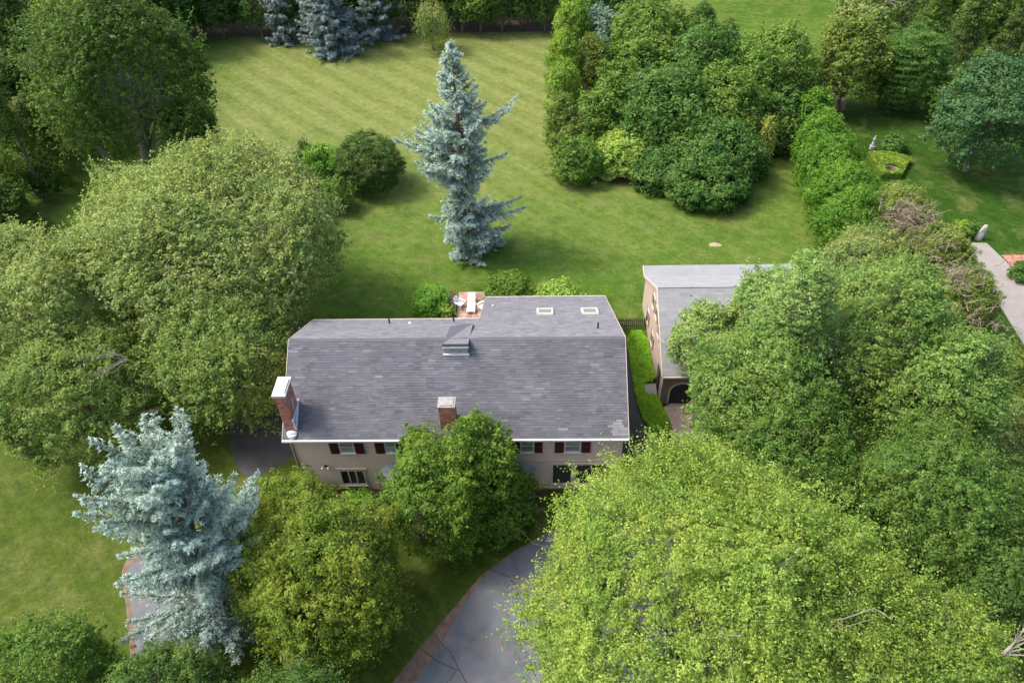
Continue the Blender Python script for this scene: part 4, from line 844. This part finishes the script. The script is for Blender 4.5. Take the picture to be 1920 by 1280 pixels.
# ================================================================== TREES AND SHRUBS
TREES=[
('shade_tree','big','greygreen',(-24.6,46.9,8.0),(10.6,7.0),'tree','huge grey-green shade tree spreading over the left end of the house roof',None),
('shade_tree','big','greygreen',(-34.9,40.7,7.0),(6.0,6.0),'tree','grey-green broad tree cut by the left edge, beside the grass strip',None),
('shade_tree','big','greygreen2',(-30.3,34.2,5.1),(5.6,4.4),'tree','lower green tree under the huge shade tree, above the tip of the big blue spruce',None),
('shade_tree','big','greygreen2',(-21.2,37.1,5.3),(5.1,4.7),'tree','dense green low tree over the dark asphalt left of the brick chimney',None),
('oak_tree','big','dark',(-37.5,66.3,13.0),(7.0,9.0),'tree','tall dark oak tree at the top left with grey limbs showing',None),
('small_oak','broad','dark',(-31.4,63.8,9.5),(2.5,2.5),'tree','small dark tree at the right foot of the tall oak, against the striped lawn',None),
('oak_tree','broad','dark',(-46.2,71.6,10.0),(2.2,6.0),'tree','dark leafy tree left of the tall oak over the shaded grass strip',None),
('oak_tree','broad','dark',(-56.7,83.1,10.0),(2.2,8.0),'tree','dark tree in the top left corner of the photo',None),
('boundary_tree','broad','dark',(-57.1,74.4,5.6),(3.4,5.4),'tree','dark tree mass at the left edge beside the shaded grass strip',None),
('boundary_shrub','broad','dark',(-51.1,68.2,2.2),(2.4,2.3),'shrub','dark shrub hiding a leaning trunk beside the shaded grass strip',None),
('boundary_shrub','broad','dark',(-53.6,64.0,3.0),(2.5,3.0),'shrub','dark shrub at the left edge under the pale drooping tree, nearest the camera',None),
('boundary_tree','broad','dark',(-50.4,77.7,6.0),(2.6,5.0),'tree','dark tree under the left side of the tall oak',None),
('pine_tree','conifer','dark',(-50.8,66.8,9.0),(1.4,7.0),'tree','dark evergreen at the left edge beyond the shaded grass strip',None),
('weeping_tree','weeping','olive',(-52.6,64.4,4.0),(2.3,3.0),'tree','pale drooping branch tree at the left edge of the photo',None),
('dark_shrub','broad','dark',(-51.0,61.0,3.0),(2.4,3.0),'shrub','dark rounded shrub under the pale drooping tree at the left edge',None),
('yew_bush','yew','yew',(-16.5,68.7,2.7),(3.5,3.3),'bush','clipped round dark green yew bush standing alone on the lawn',None),
('laurel_shrub','broad','brightgreen',(-21.7,70.5,1.6),(1.9,2.2),'shrub','bright green shrub against the left side of the round yew',None),
('laurel_shrub','broad','midgreen',(-19.6,64.3,1.6),(1.7,2.0),'shrub','mid green shrub in front of the bright one, left of the round yew',None),
('small_conifer','cone','dark',(-24.9,74.7,1.1),(0.7,1.1),'conifer','tiny dark cone-shaped conifer behind the bright green shrub',None),
('arborvitae','arb','yellowgreen',(5.5,93.4,5.5),(2.4,5.5),'conifer','tallest yellow-green arborvitae at the far left corner of the shrub island','arborvitae edging the shrub island'),
('arborvitae','arb','yellowgreen',(4.1,86.3,4.5),(2.0,4.5),'conifer',"yellow-green arborvitae in the middle of the island's left edge",'arborvitae edging the shrub island'),
('arborvitae','arb','olive',(3.5,74.8,3.6),(1.8,3.4),'conifer',"olive arborvitae nearest the camera on the island's left edge",'arborvitae edging the shrub island'),
('juniper_shrub','broad','teal',(8.8,94.0,5.2),(3.1,3.8),'shrub','pale grey-teal juniper shrub at the upper left of the island',None),
('olive_conifer','arb','olive',(7.5,87.0,4.3),(2.4,4.2),'conifer','olive green column conifer with a rusty top in the island',None),
('island_shrub','broad','midgreen',(7.9,77.9,3.0),(2.7,3.0),'shrub','mid green leafy shrub above the pale hydrangea in the island',None),
('maple_tree','broad','midgreen',(14.4,90.5,6.8),(4.8,4.2),'tree','green leafy tree at the back of the island left of centre',None),
('maple_tree','broad','midgreen',(13.6,86.2,4.8),(4.2,4.2),'tree','yellowish green tree with lobed top beside the teal juniper',None),
('maple_tree','broad','dark2',(20.3,84.6,5.4),(5.0,4.6),'tree','dark green maple at the back middle of the island',None),
('maple_tree','broad','dark2',(14.6,75.2,4.7),(5.0,4.8),'tree','large deep green maple in the middle of the island above the hydrangea',None),
('maple_tree','broad','midgreen',(20.9,75.6,4.4),(4.3,4.6),'tree','fresh green maple in the right middle of the island above the rhododendron',None),
('maple_tree','broad','midgreen',(27.1,81.6,5.8),(5.0,5.2),'tree','tall green maple at the back right of the island',None),
('island_shrub','broad','dark2',(12.7,74.0,2.7),(3.5,2.8),'shrub','dark shrub directly behind the pale hydrangea',None),
('island_shrub','broad','dark2',(18.5,69.3,3.2),(4.9,3.3),'shrub','dark broad shrub directly behind the rhododendron mound',None),
('hydrangea_bush','mound','pale',(9.5,71.5,1.6),(3.4,2.4),'bush','pale yellow-green hydrangea mound at the front of the shrub island',None),
('rhododendron_bush','mound','dark2',(17.7,66.3,1.7),(5.1,2.5),'bush','wide green rhododendron mound at the front right of the shrub island',None),
('arborvitae','arb','yellowgreen',(3.9,81.3,4.0),(1.9,4.0),'conifer','yellow-green arborvitae between the tallest and the olive one, island left edge','arborvitae edging the shrub island'),
('island_shrub','broad','olive',(4.5,73.8,2.4),(2.4,2.6),'shrub','olive green shrub on the left edge of the island above the lower left corner',None),
('island_shrub','broad','midgreen',(4.8,69.7,1.9),(2.7,2.5),'shrub','mid green shrub at the lower left corner of the shrub island',None),
('island_shrub','broad','midgreen',(5.6,73.9,2.4),(1.9,2.6),'shrub','green shrub between the left edge conifers and the pale hydrangea',None),
('island_shrub','broad','midgreen',(10.1,80.9,4.0),(2.7,4.0),'shrub','leafy tree right of the olive column with the rusty top',None),
('island_shrub','broad','midgreen',(22.1,73.1,3.0),(2.1,3.0),'shrub','bright leafy shrub left of the golden weeping conifer',None),
('island_shrub','broad','dark',(27.4,74.5,2.0),(1.8,2.0),'shrub','dark low shrub right of the golden weeping conifer beside the hedge',None),
('island_shrub','mound','dark2',(12.6,68.0,1.3),(2.4,1.9),'shrub','tiny dark shrub filling the gap between the hydrangea and the rhododendron',None),
('island_shrub','broad','dark2',(22.8,69.8,1.6),(2.0,1.8),'shrub','low dark shrub at the right end of the rhododendron mound',None),
('island_shrub','broad','dark2',(13.4,69.8,1.5),(2.7,1.9),'shrub','small dark shrub between hydrangea and rhododendron mounds',None),
('weeping_conifer','weeping','gold',(24.7,72.2,2.7),(1.0,2.5),'conifer','golden weeping conifer hanging at the right tip of the island',None),
('olive_conifer','arb','olive',(25.8,78.3,4.6),(0.9,4.4),'conifer','slim olive column conifer with a yellow top in the right of the island',None),
('island_shrub','broad','dark2',(27.4,77.1,3.6),(2.1,3.4),'shrub','dark leafy tree between the slim olive conifer and the clipped hedge',None),
('olive_tree','broad','olive',(36.3,84.0,5.8),(3.7,5.2),'tree','rounded olive green tree behind the far end of the clipped hedge',None),
('olive_tree','broad','olive',(41.2,84.9,3.8),(2.1,3.2),'tree','small olive tree left of the layered dark tree',None),
('willow_tree','broad','paleolive',(44.1,99.2,6.0),(4.9,5.0),'tree','pale feathery tree at the top of the photo right of the far lawn',None),
('layered_tree','layered','dark2',(43.9,84.7,4.8),(4.1,5.2),'tree','dark layered tree standing beside the statue in the neighbour garden',None),
('neighbour_maple','broad','bluegreen',(45.6,70.2,6.5),(5.2,5.5),'tree','large blue-green maple at the right edge above the red brick path',None),
('tall_conifer','conifer','dark',(46.6,89.2,7.0),(2.1,6.0),'conifer','dark drooping conifer at the top right behind the layered tree',None),
('tall_conifer','conifer','olivedark',(49.4,86.2,8.0),(1.7,7.0),'conifer','olive drooping conifer at the top right with bare stems',None),
('tall_conifer','conifer','olivedark',(55.4,87.6,8.0),(1.2,7.0),'conifer','olive conifer in the top right corner above the neighbour maple',None),
('dark_shrub','broad','dark',(46.7,80.8,2.6),(1.4,2.4),'shrub','dark shrub between the layered tree and the neighbour maple',None),
('hedge_arborvitae','arb','hedge',(30.4,75.3,3.4),(2.0,3.6),'hedge','clipped bright green hedge plant farthest from the camera','bright green boundary hedge'),
('hedge_arborvitae','arb','hedge',(29.8,70.0,3.4),(2.7,3.6),'hedge','clipped bright green hedge plant, second from the far end of the hedge','bright green boundary hedge'),
('hedge_arborvitae','arb','hedge',(29.2,65.0,3.4),(3.0,3.6),'hedge','clipped bright green hedge plant beside the small boxwood bed','bright green boundary hedge'),
('hedge_arborvitae','arb','hedge',(28.8,60.4,3.3),(3.2,3.5),'hedge','clipped bright green hedge plant next to the olive conifers, nearest the camera','bright green boundary hedge'),
('hedge_conifer','arb','hedge',(28.4,56.0,3.2),(3.1,3.3),'conifer','dense green conifer where the clipped hedge meets the olive ones','olive boundary conifers'),
('boundary_conifer','arb','paleolive2',(32.6,56.9,3.2),(3.3,3.3),'conifer','olive conifer with dead pinkish twigs beside the neighbour lawn','olive boundary conifers'),
('boundary_conifer','arb','paleolive',(27.6,49.7,3.5),(3.3,3.5),'conifer','pale olive conifer between the dead twigs and the garage','olive boundary conifers'),
('boundary_conifer','arb','paleolive2',(33.4,50.4,3.2),(3.1,3.3),'conifer','olive conifer beside the upper end of the concrete driveway','olive boundary conifers'),
('boundary_conifer','arb','paleolive2',(33.6,45.0,3.2),(2.4,3.3),'conifer','olive conifer with brown dead twigs beside the middle of the concrete driveway','olive boundary conifers'),
('boundary_conifer','arb','paleolive2',(31.7,36.2,3.5),(2.3,3.5),'conifer','olive conifer at the lower end of the concrete driveway','olive boundary conifers'),
('boundary_conifer','arb','paleolive2',(27.1,44.5,4.2),(2.3,3.8),'conifer','olive conifer showing over the green maple just below the dead pinkish twigs','olive boundary conifers'),
('boundary_conifer','arb','paleolive',(28.1,38.6,5.0),(1.3,4.0),'conifer','pale olive conifer inside the bend of the olive row, behind the right maples','olive boundary conifers'),
('boundary_conifer','arb','paleolive',(30.7,30.5,3.5),(2.3,3.5),'conifer','pale olive conifer at the right edge below the concrete driveway','olive boundary conifers'),
('maple_sapling','broad','palemaple',(15.3,37.7,8.9),(2.1,3.6),'tree','thin pale green tree top over the middle of the garage roof',None),
('maple_sapling','broad','palemaple',(11.9,37.3,6.5),(2.5,3.0),'tree','small pale green bough tree over the left part of the garage roof',None),
('maple_tree','big','maple',(13.9,31.4,7.6),(4.1,5.4),'tree','broad green maple overhanging the front of the garage roof',None),
('maple_tree','big','palemaple',(15.5,33.4,11.0),(2.1,6.0),'tree','tall pale green maple rising over the right part of the garage roof',None),
('maple_tree','big','maple',(21.4,34.5,8.8),(4.3,6.2),'tree','green maple right of the garage below the pale dead twigs',None),
('maple_tree','big','maple',(23.8,29.7,8.0),(3.5,6.0),'tree','green maple near the right edge below the concrete driveway',None),
('maple_tree','big','deepmaple',(14.9,28.0,6.0),(4.6,5.0),'tree','green maple just above the yellow-green tree, right of the gravel path',None),
('maple_tree','big','deepmaple',(21.4,23.7,6.8),(4.2,5.2),'tree','dark lobed green maple at the right, above the bare branch',None),
('maple_tree','big','darkmaple',(23.6,20.2,4.9),(3.4,4.6),'tree','shaded dark green tree at the lower right edge of the photo',None),
('yellow_maple','big','yellowmaple',(8.1,16.6,8.0),(8.8,7.0),'tree','enormous yellow-green maple filling the lower right over the driveway',None),
('yellow_maple','big','yellowmaple',(17.9,15.2,6.5),(3.6,4.5),'tree','smaller yellow-green tree in the lower right corner with a pale bare branch',None),
('evergreen_tree','broad','frontgreen',(-3.4,27.8,4.8),(2.4,4.4),'tree','pointed green tree top leaning over the eave right of the second chimney',None),
('evergreen_tree','broad','frontgreen',(-5.7,26.8,3.8),(3.5,4.2),'tree',"dense green rounded tree in front of the entrance hiding the second chimney's foot",None),
('evergreen_shrub','broad','frontgreen',(-1.8,27.9,2.2),(2.0,2.4),'shrub','green shrub on the right flank of the tree in front of the entrance',None),
('evergreen_shrub','broad','frontgreen',(-2.1,26.4,1.6),(1.4,1.8),'shrub','low green shrub below the right flank of the entrance tree, nearest the driveway',None),
('false_cypress','arb','oliveyellow',(-14.2,25.4,3.4),(2.6,3.6),'conifer','smaller olive-yellow cypress below the triple window',None),
('false_cypress','big','oliveyellow',(-11.3,20.6,4.9),(4.5,4.9),'conifer','large rounded olive-yellow cypress between blue spruce and driveway',None),
('foundation_shrub','broad','brightgreen',(-11.3,27.3,0.8),(2.2,1.0),'shrub','low green shrub in front of the triple window at the house wall',None),
('foundation_shrub','broad','dark2',(-14.8,29.4,0.7),(2.0,0.9),'shrub','low dark shrub at the left corner of the front wall',None),
('corner_tree','big','midgreen',(-23.6,15.0,4.8),(3.1,4.2),'tree','green tree top in the lower left corner of the photo',None),
('corner_tree','big','darkmaple',(-17.5,13.6,4.2),(3.6,3.8),'tree','dark green tree top below the big blue spruce at the bottom edge',None),
('corner_tree','big','darkmaple',(-11.4,12.9,4.2),(3.4,3.8),'tree','dark green tree top below the olive-yellow cypress at the bottom edge',None),
('garden_shrub','mound','brightgreen',(-8.5,48.9,0.8),(1.7,1.1),'shrub','bright green shrub left of the white patio chairs',None),
('garden_shrub','mound','frontgreen',(-1.8,49.9,1.0),(2.4,1.3),'shrub','wide dark green shrub behind the rear roof edge beside the patio',None),
('hydrangea_bush','mound','pale',(2.4,48.8,0.9),(2.2,1.3),'bush','pale green hydrangea mound behind the rear roof edge with the skylights',None),
('border_plant','mound','pale',(-7.2,48.1,0.4),(0.6,0.6),'plant','pale variegated plant beside the patio next to the green shrub',None),
('birch_tree','weeping','paleolive',(-13.2,104.3,3.3),(2.5,3.2),'tree','small pale feathery birch standing before the dark rear hedge',None),
('border_plant','mound','yellowgreen',(40.2,58.9,0.6),(0.6,0.7),'plant','bright yellow plant at the upper end of the concrete driveway',None),
('border_plant','mound','dark2',(40.9,58.5,0.6),(0.5,0.8),'plant','round dark shrub left of the standing stone',None),
('border_plant','mound','dark2',(42.6,52.2,0.7),(0.9,0.9),'plant','dark shrub at the right edge below the red brick path',None),
('border_plant','mound','dark2',(39.6,74.5,0.8),(1.2,0.8),'plant','low dark planting behind the boxwood bed',None),
]

objs = {}
for i, (name, kind, mat, C, rr, cat, label, grp) in enumerate(TREES):
    R = None
    if kind == 'weeping': cov = 2.0
    else: cov = None
    objs[label] = tree(name, kind, mat, C, rr, cat, label, grp, 100+i, R=R, cover=cov)

# dead twigs showing in the boundary conifers
def local_fan(label, base, *a, **k):
    tag(bare_fan(objs[label], base, *a, **k), kind='stuff' if k.get('name') else None)
local_fan('olive conifer with dead pinkish twigs beside the neighbour lawn', (31.4,52.8,5.9), (0,-.45,1), 1.6, 95, TWIG_DEAD, 1, .75, .035, name='dead_twigs', wide=1.0)
local_fan('pale olive conifer between the dead twigs and the garage', (30.2,51.6,5.9), (.1,-.5,1), 1.4, 35, TWIG_DEAD, 2, .6, .035, name='dead_twigs', wide=1.0)
local_fan('olive conifer beside the upper end of the concrete driveway', (31.8,48.4,6.0), (0,-.4,1), 1.4, 25, TWIG_DEAD, 3, .6, .035, name='dead_twigs', wide=1.0)
local_fan('olive conifer with brown dead twigs beside the middle of the concrete driveway', (31.6,44.4,6.2), (.1,-.5,1), 1.5, 70, TWIG_DEAD, 4, .6, .035, name='dead_twigs', wide=1.0)
local_fan('olive conifer at the lower end of the concrete driveway', (31.0,39.6,6.3), (.1,-.4,1), 1.3, 30, TWIG_DEAD, 5, .6, .035, name='dead_twigs', wide=1.0)
local_fan('smaller yellow-green tree in the lower right corner with a pale bare branch', (19.6,14.2,10.4), (.75,.15,.45), 2.8, 6, TWIG_PALE, 6, .32, .035)
local_fan('lower green tree under the huge shade tree, above the tip of the big blue spruce', (-25.8,33.8,8.9), (-.6,-.6,.15), 3.6, 8, TWIG_PALE, 7, .35, .03)
local_fan('huge grey-green shade tree spreading over the left end of the house roof', (-22.6,36.5,8.4), (-.1,-.6,-.5), 2.8, 8, TWIG_PALE, 8, .35, .04)
local_fan('pale feathery tree at the top of the photo right of the far lawn', (42.5,96,9), (.5,-.4,.5), 4, 14, TWIG_PALE, 10, .5, .05)

# spruces
cp = np.array([[0,2.8],[.07,3.2],[.14,4.0],[.22,3.4],[.29,1.7],[.36,1.6],[.43,3.4],[.55,3.7],[.66,2.5],[.78,1.5],[.88,.95],[.96,.4],[1,.15]])
def central(f, az):
    v = np.interp(f, cp[:,0], cp[:,1])
    if .36 < f < .62: v *= 1.0+.16*math.cos(az-math.pi)      # wider on the left at this height
    if f < .3: v *= 1.0+.10*math.cos(az)
    return v
spruce('blue_spruce', (-5.74,57.1,0), 19.8, central, 'bluespruce', 'tall irregular silver-blue spruce standing alone in the middle of the lawn', 11, gap=.62, per=7, elev=(-.22,.55), tuft=.34, density=.85, fat=1.3,
       extra=[(10.2,math.pi*1.02,5.4),(9.9,math.pi*.97,5.0),(12.6,.1,5.0),(12.4,-.1,4.4),(4.5,-.15,5.4),(4.8,.2,5.0),(9.3,-.1,4.0)], lean=(-.2,0))
def leftp(f, az):
    v = np.interp(f, [0,.1,.3,.5,.7,.85,.95,1], [4.7,4.8,4.4,3.9,3.2,2.4,1.6,.9])
    v *= 1+.22*math.cos(az-math.pi*1.0)+.10*math.sin(5*az+f*9)
    return v
spruce('blue_spruce', (-17.3,21.5,0), 14.2, leftp, 'bluespruce', 'big silver-blue spruce seen from above in the front left, boughs like fingers', 12, gap=.50, per=7, elev=(.05,1.15), tuft=.25, z0=.7, density=1.5, fat=1.15, vary=.5, sag=.08, extra=[(2,-2.0,5.6),(1.5,-1.6,5.2),(3,-2.3,5.6),(2.5,-1.2,5.0),(1,-1.8,5.6),(3.6,-1.85,5.0),(2.2,-2.5,5.2),(3.2,-1.45,4.6)], lean=(-.6,.1))
def farp(f, az): return np.interp(f, [0,.1,.4,.8,1], [2.9,3.1,2.5,1.1,.2])
def farp2(f, az): return np.interp(f, [0,.1,.4,.8,1], [4.2,4.6,3.6,1.5,.2])
spruce('grey_spruce', (-34.6,108.6,0), 15, farp, 'bluespruce_far', 'narrow dark blue-grey spruce at the rear hedge, left of the larger pair', 13, gap=.7, per=8, tuft=.5, density=.75)
spruce('grey_spruce', (-27.2,104.4,0), 17, farp2, 'bluespruce_far', 'broad blue-grey spruce at the rear edge of the striped lawn', 14, gap=.62, per=9, tuft=.5, density=.7)
spruce('grey_spruce', (-22.0,109.5,0), 14, farp2, 'bluespruce_far', 'grey thinning spruce behind the broad blue-grey one', 15, gap=.8, per=7, tuft=.5, density=.6)

# rear hedge of trees along the far edge of the lawn: every tree an object, crowns shared between alike ones
var = []
for q in range(7):
    r = np.random.default_rng(60+q); kind = ('arb','broad','arb','conifer','broad','arb','broad')[q]
    mat = ('darkmaple','dark','dark2','dark','midgreen','olivedark','dark2')[q]; R = ((2.2,2.2,6.0),(3.0,3.0,5.6),(2.5,2.5,5.5),(2.8,2.8,6.5),(3.2,3.0,5.2),(2.0,2.0,5.2),(3.4,3.0,6.2))[q]
    V, T, pos = crown(r, (0,150,R[2]+.1), R, kind, .46, 2.6, 12, cull=False); V = V-np.array([0,150,0])
    me = quads_mesh('crown', V, T); me.materials.append(LM[mat]); var.append((me, R))
tm = MB(); tm.tube([(0,0,-.1),(.1,0,2),(0,.1,7)], .25, .08, 6); tme = tm.mesh('trunk'); tme.materials.append(BARK)
words = ['first','second','third','fourth','fifth','sixth','seventh','eighth','ninth','tenth','eleventh','twelfth','thirteenth','fourteenth','fifteenth','sixteenth','seventeenth','eighteenth','nineteenth','twentieth','twenty-first','twenty-second','twenty-third','twenty-fourth','twenty-fifth']
def place(q, x, y, s, label, group, name='hedge_tree', rz=None, sz=None):
    me, R = var[q]; root = empty(name, (x,y,0), label, 'tree', group); root.scale = (s,s,sz or s); root.rotation_euler = (0,0,rng.uniform(0,6.28) if rz is None else rz)
    link('crown', me, None, root); link('trunk', tme, None, root)
seq = [1,5,4,3,6,0,2,5,4,1,0,6,2,3,5,1,2,4,0,6,2,1]
for i in range(22):
    place(seq[i], -57+i*2.95+rng.normal()*.3, 110.9+rng.normal()*.5+1.2*(i%2), rng.uniform(.85,1.12), 'dark green tree in the dense rear hedge, %s from the left'%words[i], 'trees of the rear hedge')
for i in range(12):
    place((1,6,4,2,3,6)[i%6], -60+i*6+rng.normal(), 119+rng.normal(), rng.uniform(1.25,1.6), 'taller tree in the second row behind the rear hedge, %s from the left'%words[i], 'trees behind the rear hedge')
for i, (x, y, q, s) in enumerate(((14,101,1,.8),(19.5,99,4,.75),(25,96.5,5,.8),(30,94,6,.62),(11,106,6,.9),(23,103,2,.75),(17,108,4,.8),(9,88,1,.6),(24,90,3,.55))):
    place(q, x, y, s, 'green tree at the back of the shrub island, %s towards the far lawn'%words[i], 'trees at the back of the island', 'island_tree', sz=s*.78)
for i, (x, y, q, s) in enumerate(((36,131,6,1.3),(43,133,1,1.3),(50,128,4,1.2),(29,134,3,1.2),(56,118,6,1.3),(61,108,1,1.2),(63,97,3,1.2),(57,97,1,1.0),(54,107,3,1.1),(60,86,6,.9),(66,80,4,.9),(22,137,4,1.3))):
    place(q, x, y, s, 'dark tree beyond the far lawn at the top right, %s of its group'%words[i], 'trees beyond the far lawn', 'background_tree')
for i, (x, y, q, s) in enumerate(((-60,104,6,1.2),(-66,97,1,1.3),(-58,94,4,1.1),(-64,88,6,1.1),(-58,84,2,1.2),(-55,78,1,1.0),(-60,74,6,1.0),(-52,72,5,.9),(-50,88,1,1.1),(-55,100,4,1.2),(-50,106,6,1.2),(-58,64,6,.9),(-46,79,2,1.1),(-52,57,5,.8))):
    place(q, x, y, s, 'dark tree behind the tall oak at the top left, %s of its group'%words[i], 'trees along the left boundary', 'boundary_tree')
